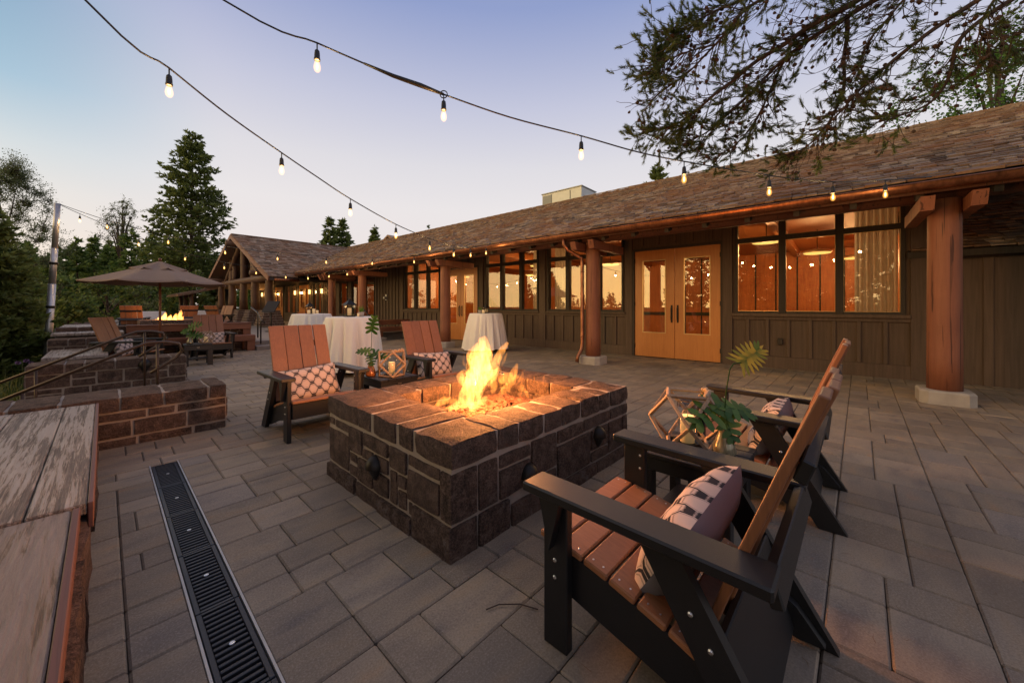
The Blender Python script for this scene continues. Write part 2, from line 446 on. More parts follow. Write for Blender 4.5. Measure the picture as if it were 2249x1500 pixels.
def glass_mat(name, tint=(1, 1, 1), ior=2.0, rough=0.0):
    """thin pane: clear through, mirror by Fresnel"""
    g = N(name); g.n.remove(g.b)
    lw = g.new('ShaderNodeLayerWeight'); lw.inputs[0].default_value = .5
    f0 = ((ior - 1) / (ior + 1)) ** 2
    fac = g.math('MULTIPLY_ADD', g.math('POWER', lw.outputs['Facing'], 5.0), 1 - f0, f0)
    t = g.new('ShaderNodeBsdfTransparent'); t.inputs[0].default_value = (*tint, 1)
    gl = g.new('ShaderNodeBsdfGlossy'); gl.inputs['Roughness'].default_value = rough; gl.inputs[0].default_value = (1, 1, 1, 1)
    mx = g.new('ShaderNodeMixShader'); g.l.new(fac, mx.inputs[0]); g.l.new(t.outputs[0], mx.inputs[1]); g.l.new(gl.outputs[0], mx.inputs[2])
    g.l.new(mx.outputs[0], g.n['Material Output'].inputs[0]); return g.m
M['pane'] = glass_mat('window_glass', (.97, .95, .92), 1.78, .002)
M['glass'] = glass_mat('clear_glass', (.95, .96, .95), 1.45)
def emit(name, col, strength):
    g = N(name); g.n.remove(g.b); e = g.new('ShaderNodeEmission'); e.inputs[0].default_value = (*col, 1); e.inputs[1].default_value = strength
    g.l.new(e.outputs[0], g.n['Material Output'].inputs[0]); return g.m
def glow_vol(name, col, strength):
    """body of glowing gas: thin edges show the colour, thick middle burns out"""
    g = N(name); g.n.remove(g.b)
    e = g.new('ShaderNodeEmission'); e.inputs[0].default_value = (*col, 1); e.inputs[1].default_value = strength
    g.l.new(e.outputs[0], g.n['Material Output'].inputs['Volume']); return g.m
def flame_vol(name, col, strength):
    g = N(name); g.n.remove(g.b)
    n = g.noise(g.coord('pos', (1, 1, .33), (.5, .25, 0)), 34, 3, .6, 1.2)
    f = g.ramp(n, [(.36, (.10, .10, .10)), (.62, (1, 1, 1))])
    e = g.new('ShaderNodeEmission'); e.inputs[0].default_value = (*col, 1); g.put(e.inputs[1], g.math('MULTIPLY', f, strength))
    g.l.new(e.outputs[0], g.n['Material Output'].inputs['Volume']); return g.m
M['flame'] = flame_vol('flame_gas', (1.0, .37, .075), 66.0)
M['flame_s'] = flame_vol('flame_gas_thin', (1.0, .32, .05), 46.0)
M['flame_far'] = glow_vol('flame_gas_far', (1.0, .40, .08), 40.0)
M['bulbglow'] = emit('bulb_filament', (1.0, .60, .20), 6.0)
M['bulbhalo'] = glow_vol('bulb_glass_glow', (1.0, .44, .075), 30.0)
M['lampdisc'] = emit('pendant_diffuser', (1.0, .62, .15), 1.55)
M['sconce'] = emit('sconce_glow', (1.0, .55, .16), 5.0)
M['flamelet'] = emit('candle_flame', (1.0, .60, .20), 6.0)
def lamp(name, loc, power, col, radius, parent=None):
    d = bpy.data.lights.new(name, 'POINT'); d.energy = power; d.color = col; d.shadow_soft_size = radius
    o = bpy.data.objects.new(name, d); COL.objects.link(o); o.location = loc
    if parent: o.parent = parent
    return o
# ================================================================== GROUND
def gridmesh(name, x0, x1, y0, y1, nx, ny, zf, mat):
    m = MB()
    vs = []
    for j in range(ny + 1):
        for i in range(nx + 1):
            x = x0 + (x1 - x0) * i / nx; y = y0 + (y1 - y0) * j / ny
            vs.append((x, y, zf(x, y)))
    fs = [(j * (nx + 1) + i, j * (nx + 1) + i + 1, (j + 1) * (nx + 1) + i + 1, (j + 1) * (nx + 1) + i) for j in range(ny) for i in range(nx)]
    m.add(vs, fs); return m.build(name, mat, None, True, False)
g = N('garden_ground'); v = g.coord('pos'); n = g.noise(v, .9, 5, .7)
gm = g.out(g.ramp(n, [(.3, (.028, .040, .012)), (.6, (.055, .075, .022)), (.8, (.085, .085, .035))]), .95, spec=.1)
def gz(x, y):
    base = -.42
    if x > -.3 and -6 < y < 60 : base = -.42
    return base + .10 * math.sin(x * .7 + 1) * math.cos(y * .45) * (1 if x < -1 else 0)
ground = gridmesh('ground', -400, 400, -400, 400, 100, 100, lambda x, y: -.5 if abs(x) > 40 or abs(y) > 60 else gz(x, y), gm)
tag(ground, 'dark garden ground beside and beyond the terrace', 'ground', kind='structure')

# ------------------------------------------------------------------ terrace with pavers
terrace = MB().bx(-.62, 9.6, -5, 12.4, -.5, -.022).build('terrace', M['joint'])
tag(terrace, 'brown grey paved terrace of mixed rectangular concrete pavers', 'terrace', kind='structure')
PIT = (1.1, 2.9, 1.4, 2.8)
DRX0, DRX1, DRY1 = .232, .388, 3.90
pav = []
def course_fill(xa, xb, ya, yb):
    """pairs of courses (0.27 + 0.18) whose dividing line jogs from stone to stone"""
    y = ya
    r = random.Random(int(xa * 100) + 11)
    def row(y0, y1, x0, x1):
        x = x0
        while x < x1 - .001:
            w = r.choice([.18, .18, .27, .27, .27, .36])
            if x1 - (x + w) < .11: w = x1 - x
            if xb < .3 and x < .055 < x + w and r.random() < .8: pav.append((x, .055, y0, y1)); pav.append((.055, x + w, y0, y1))
            else: pav.append((x, x + w, y0, y1))
            x += w
    while y < yb - .05:
        p = min(.45, yb - y)
        if p < .3: row(y, y + p, xa, xb); break
        x = xa; flip = r.random() < .5
        while x < xb - .001:
            w = r.uniform(.3, 1.3)
            if xb - (x + w) < .25: w = xb - x
            m = y + (.27 if flip else .18)
            row(y, m, x, x + w); row(m, y + p, x, x + w); x += w; flip = not flip
        y += p
course_fill(-.06, DRX0, -1.2, DRY1)
course_fill(DRX1, 9.0, -4.4, DRY1)
course_fill(-.06, 9.0, DRY1, 12.3)
keep = []
for (a, b, c, d) in pav:
    if a > PIT[0] + .05 and b < PIT[1] - .05 and c > PIT[2] + .05 and d < PIT[3] - .05: continue
    cx_, cy_ = (a + b) / 2, (c + d) / 2
    dep = cx_ * math.sin(YAW) + cy_ * math.cos(YAW); lat = cx_ * math.cos(YAW) - cy_ * math.sin(YAW)
    vis = dep > .35 and abs(lat / dep) < 1.5 and HY + F_PX * CAM_H / dep < 1600
    if PIT[0] < cx_ < PIT[1] and PIT[2] < cy_ < PIT[3]: vis = False
    keep.append((((b - a) * (d - c) * CAM_H / dep ** 3) if vis else 0.0, a, b, c, d))
keep.sort(reverse=True)
pmesh = {}
field = MB()
for i, (ar, a, b, c, d) in enumerate(keep):
    g_ = .0016
    w, h = round(b - a - 2 * g_, 4), round(d - c - 2 * g_, 4)
    zt = rnd.uniform(-.0025, .0015)
    if i < 300 and ar > 0:
        k = (w, h)
        if k not in pmesh: pmesh[k] = MB().box((0, 0, 0), (w, h, .06), None, .007).mesh('paver', M['paver'])
        o = link('paver', pmesh[k], terrace, ((a + b) / 2, (c + d) / 2, zt - .03))
        o.rotation_euler = (rnd.uniform(-.004, .004), rnd.uniform(-.004, .004), rnd.uniform(-.004, .004))
    else:
        field.cur = rnd.random(); field.box(((a + b) / 2, (c + d) / 2, zt - .02), (w, h, .04), None, .006)
fo = field.build('paver_field', M['paver_a'], terrace, fix=False); fo['kind'] = 'stuff'

# ------------------------------------------------------------------ stones
def rstone(mb, x0, x1, y0, y1, z0, z1, amp=.007, seg=.09, rnd_r=.006, maxn=5):
    """rough quarried block: rounded edges, uneven faces"""
    L = (x1 - x0, y1 - y0, z1 - z0); C = Vector(((x0 + x1) / 2, (y0 + y1) / 2, (z0 + z1) / 2))
    ns = [max(2, min(maxn, int(round(l / seg)) + 1)) for l in L]
    idx = {}; vs = []
    off = Vector((rnd.uniform(0, 50), rnd.uniform(0, 50), rnd.uniform(0, 50)))
    def vert(i, j, k):
        key = (i, j, k)
        if key in idx: return idx[key]
        q = [(-.5 + i / ns[0]) * L[0], (-.5 + j / ns[1]) * L[1], (-.5 + k / ns[2]) * L[2]]
        edge = [i in (0, ns[0]), j in (0, ns[1]), k in (0, ns[2])]
        if sum(edge) >= 2:
            for a in range(3):
                if edge[a]: q[a] -= math.copysign(min(rnd_r, L[a] * .3) * (.55 if sum(edge) == 2 else .7), q[a])
        p = Vector(q); p += noise.noise_vector((p + off) * 9.0) * amp
        idx[key] = len(vs); vs.append(p + C); return idx[key]
    fs = []
    a, b, c = ns
    for i in range(a):
        for j in range(b):
            fs.append((vert(i, j, 0), vert(i, j + 1, 0), vert(i + 1, j + 1, 0), vert(i + 1, j, 0)))
            fs.append((vert(i, j, c), vert(i + 1, j, c), vert(i + 1, j + 1, c), vert(i, j + 1, c)))
    for i in range(a):
        for k in range(c):
            fs.append((vert(i, 0, k), vert(i + 1, 0, k), vert(i + 1, 0, k + 1), vert(i, 0, k + 1)))
            fs.append((vert(i, b, k), vert(i, b, k + 1), vert(i + 1, b, k + 1), vert(i + 1, b, k)))
    for j in range(b):
        for k in range(c):
            fs.append((vert(0, j, k), vert(0, j, k + 1), vert(0, j + 1, k + 1), vert(0, j + 1, k)))
            fs.append((vert(a, j, k), vert(a, j + 1, k), vert(a, j + 1, k + 1), vert(a, j, k + 1)))
    mb.add(vs, fs); return mb
def stone(parent, x0, x1, y0, y1, z0, z1, mat='stone', name='stone', **k):
    o = rstone(MB(), x0, x1, y0, y1, z0, z1, **k).build(name, M[mat], parent, fix=False)
    return auto_smooth(o, 50)
def ashlar(L, Hh, r, ch=(.10, .17), lw=(.16, .38)):
    """random coursed rectangles over a wall face"""
    out = []; z = 0.0
    while z < Hh - .01:
        h = min(r.uniform(*ch), Hh - z)
        if Hh - (z + h) < .07: h = Hh - z
        s = 0.0
        while s < L - .01:
            w = r.uniform(*lw)
            if L - (s + w) < .12: w = L - s
            if h > .13 and r.random() < .35:
                q = z + h * r.choice([.4, .55, .62])
                out += [(s, s + w, z, q), (s, s + w, q, z + h)]
            else: out.append((s, s + w, z, z + h))
            s += w
        z += h
    return out

# ------------------------------------------------------------------ fire pit
pit = empty('fire_pit', (1.1, 1.4, 0))
tag(pit, 'rectangular dark stone fire pit with thick cap stones in the foreground', 'fire pit')
PX_, PY_ = 1.8, 1.4
IX0, IX1, IY0, IY1 = .37, 1.44, .29, 1.09      # opening
core = MB()
t_ = .003
core.bx(t_, IX0 - .03, t_, PY_ - t_, -.02, .545); core.bx(IX1 + .03, PX_ - t_, t_, PY_ - t_, -.02, .545)
core.bx(IX0 - .03, IX1 + .03, t_, IY0 - .03, -.02, .545); core.bx(IX0 - .03, IX1 + .03, IY1 + .03, PY_ - t_, -.02, .545)
core.bx(IX0 - .03, IX1 + .03, IY0 - .03, IY1 + .03, -.02, .34)
core.build('mortar_core', M['mortar'], pit)
j = .0075
leftf = [(0, .10, .355, .42), (.10, .33, .35, .42), (0, .33, .10, .345), (.33, .52, .25, .42), (.33, .446, .175, .25), (.33, .446, .09, .175),
         (.446, .66, .09, .25), (.52, .84, .325, .42), (.52, .66, .25, .325), (.66, .84, .225, .325), (.84, 1.03, .285, .42), (.66, .84, .09, .225),
         (.84, .93, .09, .285), (.93, 1.03, .205, .285), (.93, 1.03, .09, .205), (1.03, 1.32, .345, .42), (1.03, 1.32, .17, .345), (1.32, 1.40, .17, .42),
         (1.03, 1.08, .09, .17)]
leftb = [(0, .43, -.02, .10), (.43, .72, -.02, .09), (.72, 1.08, -.02, .09), (1.08, 1.40, -.02, .17)]
for lst, mt in ((leftf, 'stone'), (leftb, 'stone_d')):
    for (s0, s1, z0, z1) in lst:                       # s from the far corner towards the camera
        pr = rnd.uniform(.006, .016) + (.012 if mt == 'stone_d' else 0)
        stone(pit, -pr, .16, -.012 if s1 > 1.39 else PY_ - s1 + j, PY_ - s0 - j, z0 + j, z1 - j, mt)
rightf = [(0.16, .306, .17, .42), (.306, .57, .335, .42), (.306, .57, .17, .335), (.57, .825, .20, .42), (.57, .825, .125, .20), (.825, 1.135, .325, .42),
          (.825, 1.23, .085, .325), (1.135, 1.51, .325, .42), (1.51, 1.80, .325, .42), (1.23, 1.48, .165, .325), (1.23, 1.48, .085, .165), (1.48, 1.71, .085, .325), (1.71, 1.80, .085, .325)]
rightb = [(.16, .40, -.02, .17), (.40, .825, -.02, .125), (.825, 1.30, -.02, .085), (1.30, 1.8, -.02, .085)]
for lst, mt in ((rightf, 'stone'), (rightb, 'stone_d')):
    for (s0, s1, z0, z1) in lst:
        pr = rnd.uniform(.006, .016) + (.010 if mt == 'stone_d' else 0)
        stone(pit, s0 + j, s1 - j, -pr, .16, z0 + j, z1 - j, mt)
r2 = random.Random(5)
for (s0, s1, z0, z1) in ashlar(PX_, .42, r2, lw=(.25, .45)):   # far side
    stone(pit, s0 + j, s1 - j, PY_ - .12, PY_ + .01, z0 + j, z1 - j, maxn=3)
for (s0, s1, z0, z1) in ashlar(PY_ - .3, .42, r2, lw=(.25, .45)):
    stone(pit, PX_ - .12, PX_ + .01, .17 + s0 + j, .17 + s1 - j, z0 + j, z1 - j, maxn=3)
caps = [(-.015, .306, -.015, .30)]
for s0, s1 in ((0, .45), (.45, .64), (.64, .93), (.93, 1.10)): caps.append((-.015, IX0, PY_ + .015 - s1 if s0 else PY_ - s1, PY_ + .015 - s0 if not s0 else PY_ - s0))
xs_ = [.306, .47, .70, .887, 1.11, 1.35, 1.52, 1.815]
for a_, b_ in zip(xs_, xs_[1:]): caps.append((a_, b_, -.015, IY0))
for a_, b_ in zip([IX0, .58, .86, 1.14, 1.36, 1.60, 1.815], [.58, .86, 1.14, 1.36, 1.60, 1.815]): caps.append((a_, b_, IY1, PY_ + .015))
for a_, b_ in ((.29, .52), (.52, .78), (.78, 1.09)): caps.append((IX1, 1.815, a_, b_))
for (a_, b_, c_, d_) in caps:
    if a_ == -.015 and b_ == IX0 and c_ < .31: c_ = .30
    dz = rnd.uniform(-.006, .006)
    stone(pit, a_ + .004, b_ - .004, c_ + .004, d_ - .004, .430, .556 + dz, name='cap_stone', amp=.011, seg=.06, rnd_r=.010, maxn=8)
# inner lining
for (a_, b_, c_, d_) in [(IX0 + q * .214, IX0 + (q + 1) * .214, IY1 - .02, IY1 + .05) for q in range(5)] + [(IX0 + q * .214, IX0 + (q + 1) * .214, IY0 - .05, IY0 + .02) for q in range(5)] \
        + [(IX0 - .05, IX0 + .02, IY0 + .02 + q * .19, IY0 + .02 + (q + 1) * .19) for q in range(4)] + [(IX1 - .02, IX1 + .05, IY0 + .02 + q * .19, IY0 + .02 + (q + 1) * .19) for q in range(4)]:
    stone(pit, a_ + .003, b_ - .003, c_ + .003, d_ - .003, .335, .428, name='lining_stone', maxn=3)
# lava rock bed
lv = MB()
for i in range(520):
    x, y = rnd.uniform(IX0 + .03, IX1 - .03), rnd.uniform(IY0 + .03, IY1 - .03)
    edge = min(x - IX0, IX1 - x, y - IY0, IY1 - y)
    r_ = rnd.uniform(.018, .040); z = .345 + r_ * .6 + .07 * min(1, edge / .28) * rnd.uniform(.5, 1)
    lv.cur = rnd.random()
    ico = []
    prof = [(0, -1), (.75, -.62), (1, .0), (.72, .62), (0, 1)]
    b0 = len(lv.v); vs = []; fs = []
    n_ = 6
    for (pr, pz) in prof:
        for k in range(n_):
            a = 2 * math.pi * k / n_ + pz
            q = rnd.uniform(.65, 1.2)
            vs.append((x + r_ * pr * math.cos(a) * q, y + r_ * pr * math.sin(a) * q, z + r_ * pz * .8 * q))
    for i2 in range(4):
        for k in range(n_):
            k2 = (k + 1) % n_; fs.append((i2 * n_ + k, i2 * n_ + k2, (i2 + 1) * n_ + k2, (i2 + 1) * n_ + k))
    lv.add(vs, fs)
g = N('lava_rock'); v = g.coord('pos'); rd = g.rand(True)
c = g.mix(g.noise(v, 40, 4), g.mix(rd, (.035, .016, .010), (.12, .045, .026)), (.17, .085, .055)); g.bump(g.noise(v, 110, 4, .7), .9, .01)
M['lava'] = g.out(c, .95)
lo = lv.build('lava_rock_bed', M['lava'], pit, fix=False); lo['kind'] = 'stuff'
# hooded lights let into the pit
def dome(parent, loc, axis, sc=1.0):
    mb = MB(); vs = []; fs = []
    ax = Vector(axis); sdv = Vector((0, 0, 1)).cross(ax)
    nu, nv_ = 12, 7
    for i in range(nv_ + 1):
        ph = math.pi / 2 * i / nv_
        for k in range(nu + 1):
            th = math.pi * k / nu
            # quarter ball: flat against the wall, opening below
            px_ = math.cos(th) * .058 * math.sin(ph) if False else None
            rr = math.sin(ph)
            w_ = .058 * rr * math.cos(th); out_ = .062 * rr * math.sin(th); up = .07 * math.cos(ph)
            vs.append(Vector(loc) + sdv * w_ * sc + ax * out_ * sc + Vector((0, 0, up * sc)))
    for i in range(nv_):
        for k in range(nu): fs.append((i * (nu + 1) + k, i * (nu + 1) + k + 1, (i + 1) * (nu + 1) + k + 1, (i + 1) * (nu + 1) + k))
    mb.add(vs, fs)
    o = mb.build('hooded_light', M['iron'], parent, True)
    lens = MB()
    vs = []
    for i in range(5):
        q = 1 - i / 4 * .75
        for k in range(nu + 1):
            th = math.pi * k / nu
            vs.append(Vector(loc) + sdv * (.052 * math.cos(th) * q * sc) + ax * (.050 * math.sin(th) * q * sc) + Vector((0, 0, -.018 * i * sc)))
    fs = []
    for i in range(4):
        for k in range(nu): fs.append((i * (nu + 1) + k, i * (nu + 1) + k + 1, (i + 1) * (nu + 1) + k + 1, (i + 1) * (nu + 1) + k))
    fs.append(tuple(range(4 * (nu + 1), 5 * (nu + 1))))
    lens.add(vs, fs); lens.build('lamp_body', M['black'], o, True)
    return o
dome(pit, (-.012, PY_ - .70, .25), (-1, 0, 0), 1.0)
dome(pit, (.535, -.012, .235), (0, -1, 0), 1.05)
dome(pit, (1.315, -.012, .262), (0, -1, 0), 1.05)

# ------------------------------------------------------------------ flames
def tongue(mb, pts, rad, n=12, amp=.3, seed=0, flat=.55, fdir=None):
    """closed lumpy body of flame along a path; flattened across fdir"""
    P_ = [Vector(p) for p in pts]
    # resample with Catmull-Rom
    def cr(p0, p1, p2, p3, t): return .5 * ((2 * p1) + (p2 - p0) * t + (2 * p0 - 5 * p1 + 4 * p2 - p3) * t * t + (3 * p1 - p0 - 3 * p2 + p3) * t ** 3)
    Q = []; RR = []
    for i in range(len(P_) - 1):
        p0, p1, p2, p3 = P_[max(i - 1, 0)], P_[i], P_[i + 1], P_[min(i + 2, len(P_) - 1)]
        for k in range(6):
            t = k / 6; Q.append(cr(p0, p1, p2, p3, t)); RR.append(rad[i] * (1 - t) + rad[i + 1] * t)
    Q.append(P_[-1]); RR.append(rad[-1])
    fd = Vector(fdir).normalized()
    vs = []; fs = []
    m = len(Q)
    for i, p in enumerate(Q):
        t = (Q[min(i + 1, m - 1)] - Q[max(i - 1, 0)]).normalized()
        s1 = t.cross(fd)
        if s1.length < 1e-4: s1 = t.orthogonal()
        s1.normalize(); s2 = t.cross(s1).normalized()
        for k in range(n):
            a = 2 * math.pi * k / n
            r_ = RR[i]
            q = p + s1 * math.cos(a) * r_ + s2 * math.sin(a) * r_ * flat
            qs = Vector((q.x, q.y, q.z * .42))
            nz = noise.noise_vector(qs * 17 + Vector((seed * 7.3, seed, 0))) + .65 * noise.noise_vector(qs * 42 + Vector((seed, 3, 0)))
            w_ = min(1, r_ / .03)
            vs.append(q + Vector((nz.x, nz.y, nz.z)) * amp * r_ * w_)
    for i in range(m - 1):
        for k in range(n):
            k2 = (k + 1) % n; fs.append((i * n + k, i * n + k2, (i + 1) * n + k2, (i + 1) * n + k))
    fs.append(tuple(range(n))[::-1]); fs.append(tuple((m - 1) * n + k for k in range(n)))
    mb.add(vs, fs)
fire = empty('fire', (1.98, 1.98, .40))
tag(fire, 'tall leaning yellow white gas flame in the foreground fire pit', 'flame')
FW = Vector((math.sin(YAW), math.cos(YAW), 0)); RT = Vector((math.cos(YAW), -math.sin(YAW), 0))
FD = 2.78
def fl(u, v, dd=0.0): return at(u, v, FD + dd) - fire.location
def flame(pts, rad, mat='flame', seed=0, amp=.3, flat=.55, dd=0.0, name='flame'):
    mb = MB(); tongue(mb, [fl(u, v, dd) for u, v in pts], [r / F_PX * FD for r in rad], 14, amp, seed, flat, FW)
    mb.build(name, M[mat], fire, True)
flame([(962, 905), (1005, 900), (1035, 868), (1048, 830), (1052, 790), (1060, 765), (1066, 738)], [3, 15, 24, 28, 30, 20, 3], seed=1, amp=.42)
flame([(1010, 915), (1035, 905), (1052, 890), (1070, 870)], [3, 13, 12, 3], seed=2, amp=.45)
flame([(1052, 830), (1040, 826), (1022, 836), (1013, 826), (1022, 812)], [8, 20, 15, 10, 3], seed=3, amp=.22)
flame([(1060, 835), (1078, 815), (1092, 790), (1106, 765), (1116, 752)], [6, 14, 9, 7, 3], seed=4, amp=.22)
flame([(1068, 845), (1085, 822), (1098, 806)], [8, 12, 2], seed=5, amp=.4)
flame([(952, 898), (972, 882), (990, 878), (1010, 886)], [2, 9, 8, 3], 'flame_s', 6, .5, .6, .03)
flame([(1000, 905), (1015, 915), (1030, 908)], [2, 8, 3], 'flame_s', 7, .5, .6, -.03)
flame([(1080, 864), (1086, 848), (1082, 828), (1088, 815)], [3, 10, 8, 2], 'flame_s', 8, .3, .5, .05)
flame([(1096, 866), (1112, 855), (1124, 838), (1132, 815), (1136, 798)], [3, 12, 11, 8, 2], 'flame_s', 9, .45, .5, .08)
flame([(1094, 838), (1108, 834), (1120, 828), (1142, 826)], [2, 13, 11, 2], 'flame_s', 10, .45, .5, .10)
flame([(1142, 872), (1144, 856), (1150, 845)], [2, 7, 3], 'flame_s', 11, .4, .5, .10)
flame([(1148, 850), (1156, 862), (1161, 874)], [3, 5, 2], 'flame_s', 12, .4, .5, .10)
flame([(1102, 806), (1108, 790), (1114, 775)], [2, 4, 1.5], 'flame_s', 13, .3, .5, .04)
flame([(948, 903), (965, 907), (978, 905)], [1.5, 5, 2], 'flame_s', 14, .5)
flame([(1172, 842), (1174, 832), (1173, 825)], [1, 2.5, 1], 'flame_s', 15, .3, .5, .2)
flame([(1193, 840), (1195, 830), (1196, 824)], [1, 3, 1], 'flame_s', 16, .3, .5, .25)
fr9 = random.Random(19)
for i in range(26):       # thin licks along the edges of the main flame
    path_ = [(985, 902), (1020, 890), (1040, 850), (1050, 810), (1056, 775), (1064, 748), (1100, 845), (1122, 835)]
    u0, v0 = path_[fr9.randrange(len(path_))]; sd9 = fr9.choice([-1, 1]); u0 += sd9 * fr9.uniform(12, 30); v0 += fr9.uniform(-14, 14); h9 = fr9.uniform(12, 38); k9 = fr9.uniform(2, 6)
    flame([(u0 - sd9 * 8, v0 + h9 * .5), (u0, v0), (u0 + sd9 * 2, v0 - h9 * .5), (u0 + fr9.uniform(-2, 7), v0 - h9)], [1.5, k9, k9 * .55, .6], 'flame_s', 40 + i, .5, .35, fr9.uniform(-.06, .06))
lamp('fire_light', (.0, .02, .46), 150, (1, .36, .09), .16, fire)
lamp('fire_light', (-.22, -.10, .20), 40, (1, .34, .08), .09, fire)

# ------------------------------------------------------------------ channel drain
drain = empty('channel_drain', ((DRX0 + DRX1) / 2, 0, 0))
tag(drain, 'long black slotted channel drain with pale edges set in the pavers', 'drain')
MB().bx(-.058, .058, -.35, DRY1, -.12, -.095).build('channel', M['black'], drain)
for sx in (-1, 1):
    MB().bx(sx * .078 - .004, sx * .078 + .004, -.35, DRY1, -.06, .003).build('edge_rail', M['steel'], drain)
k = 0
y = DRY1 - .008
gl_ = .5
while y > .9:
    gr = MB(); y0 = y - gl_ + .006
    gr.bx(-.070, -.052, y0, y, -.03, -.002, .002); gr.bx(.052, .070, y0, y, -.03, -.002, .002)
    gr.bx(-.052, .052, y0, y0 + .012, -.03, -.0025); gr.bx(-.052, .052, y - .012, y, -.03, -.0025)
    go = gr.build('grate_frame', M['drain'], drain)
    nb = 16
    bar = None
    for q in range(nb):
        yy = y0 + .016 + (gl_ - .038) * (q + .5) / nb
        if bar is None: bar = MB().bx(-.052, .052, -.0068, .0068, -.030, -.0035, .002).mesh('bar', M['drain'])
        link('bar', bar, go, (0, yy, 0))
    MB().lathe([(.009, -.003), (.009, .0005), (.004, .001)], (0, (y + y0) / 2, 0), 10).build('bolt', M['bolt'], go)
    y -= gl_

# ------------------------------------------------------------------ stone garden walls with wood tops
def stone_wall(name, label, x0, x1, y0, y1, z0, z1, faces, cap=.13, cap_axis='x', seed=1, capw=(.18, .36), overhang=.02, tint=None):
    """mortar core, stones on the listed faces ('-x','+x','-y','+y'), cap stones on top"""
    w = empty(name, (x0, y0, 0)); tag(w, label, 'stone wall')
    Lx, Ly = x1 - x0, y1 - y0; r = random.Random(seed)
    zc = z1 - cap if cap else z1
    MB().bx(.003, Lx - .003, .003, Ly - .003, z0, z1 - .010).build('mortar_core', M['mortar'], w)
    for f in faces:
        L = Lx if f[1] == 'y' else Ly
        for (s0, s1, q0, q1) in ashlar(L, zc - z0, r, (.11, .18), (.17, .42)):
            a, b = s0 + .008, s1 - .008; e, h = z0 + q0 + .007, z0 + q1 - .007
            pr = r.uniform(.006, .016)
            if f == '-y': stone(w, a, b, -pr, .12, e, h, maxn=4)
            if f == '+y': stone(w, a, b, Ly - .12, Ly + pr, e, h, maxn=3)
            if f == '-x': stone(w, -pr, .12, a, b, e, h, maxn=3)
            if f == '+x': stone(w, Lx - .12, Lx + pr, a, b, e, h, maxn=4)
    if cap:
        s = 0.0; L = Lx if cap_axis == 'x' else Ly
        while s < L - .01:
            q = r.uniform(*capw)
            if L - (s + q) < .14: q = L - s
            if cap_axis == 'x': stone(w, s + .006, s + q - .006, -overhang, Ly + overhang, zc + .006, z1 + r.uniform(-.004, .006), name='cap_stone', seg=.09, amp=.010)
            else: stone(w, -overhang, Lx + overhang, s + .006, s + q - .006, zc + .006, z1 + r.uniform(-.004, .006), name='cap_stone', seg=.09, amp=.010)
            s += q
    return w
# low wall end beside the near bench, then the wall on the other side of the garden steps
stone_wall('stone_wall', 'low dark stone wall ending beside the channel drain, nearest the camera', -1.35, .83, 4.64, 5.12, -.05, .425, ['-y', '+x', '+y'], seed=21)
stone_wall('stone_wall', 'low dark stone wall behind the two iron handrails, with a hooded light', -.70, .90, 7.95, 8.45, -.42, .41, ['-y', '+x', '-x'], seed=22)
dlight = [o for o in bpy.data.objects if o.name == 'stone_wall.001'][0]
dome(dlight, (.70 + .42, -.012, .30), (0, -1, 0), 1.35)
# terrace edge wall running away on the left
stone_wall('stone_wall', 'long stone edge wall under wooden seat boards at the left of the terrace', -.66, .0, 8.5, 12.2, -.42, .33, ['-x', '+x'], cap=0, seed=23)
stone_wall('stone_wall', 'raised dark stone block at the far end of the left wooden seat', -.72, .55, 11.1, 11.7, -.42, .56, ['-y', '+x', '-x'], seed=24, capw=(.2, .3))
stone_wall('stone_wall', 'far stone edge wall in front of the small fire, left side', -.72, 2.7, 12.75, 13.2, -.42, .72, ['-y', '+x', '-x'], seed=25, capw=(.25, .4))
stone_wall('stone_wall', 'farthest stone edge wall with wooden boards below the dark trees', -.75, -.15, 13.3, 22.0, -.42, .60, ['-x', '+x'], cap=.12, cap_axis='y', seed=26, capw=(.3, .6))

def weathered(name, pc0=(.26, .20, .165), pc1=(.42, .345, .295), thr=.475):
    g = N(name); v = g.coord('pos', (46, 3.0, 46)); n = g.noise(v, 1, 7, .72, 1.1); fineg = g.noise(g.coord('pos', (160, 6, 160)), 1, 4, .7, .5)
    peel = g.noise(g.coord('pos', (34, 1.5, 9)), 1.0, 8, .72, .35); big = g.noise(g.coord('pos'), 1.3, 3)
    grain = g.math('ADD', g.math('MULTIPLY', n, .6), g.math('MULTIPLY', fineg, .45))
    grey = g.ramp(grain, [(.34, (.030, .021, .016)), (.50, (.13, .098, .076)), (.68, (.27, .22, .18))])
    paint = g.ramp(n, [(.25, pc0), (.75, pc1)])
    f = g.ramp(g.math('ADD', g.math('MULTIPLY', peel, .55), g.math('MULTIPLY', g.math('ADD', big, g.math('MULTIPLY', grain, 1.3)), .20)), [(thr, (0, 0, 0)), (thr + .04, (1, 1, 1))])
    g.bump(g.math('ADD', g.math('MULTIPLY', grain, 1.3), g.math('MULTIPLY', f, .30)), .9, .008)
    return g.out(g.mix(g.math('MULTIPLY', f, .85), grey, paint), g.mix(f, (.66, .66, .66), (.40, .40, .40)), spec=.45)
M['weathered'] = weathered('weathered_seat_board')
M['worn'] = weathered('worn_red_brown_plank', (.12, .072, .055), (.27, .185, .15), .43)
M['redside'] = wood('worn_red_seat_edge', (.07, .026, .018), (.145, .056, .038), 1, .6, 8, .4)
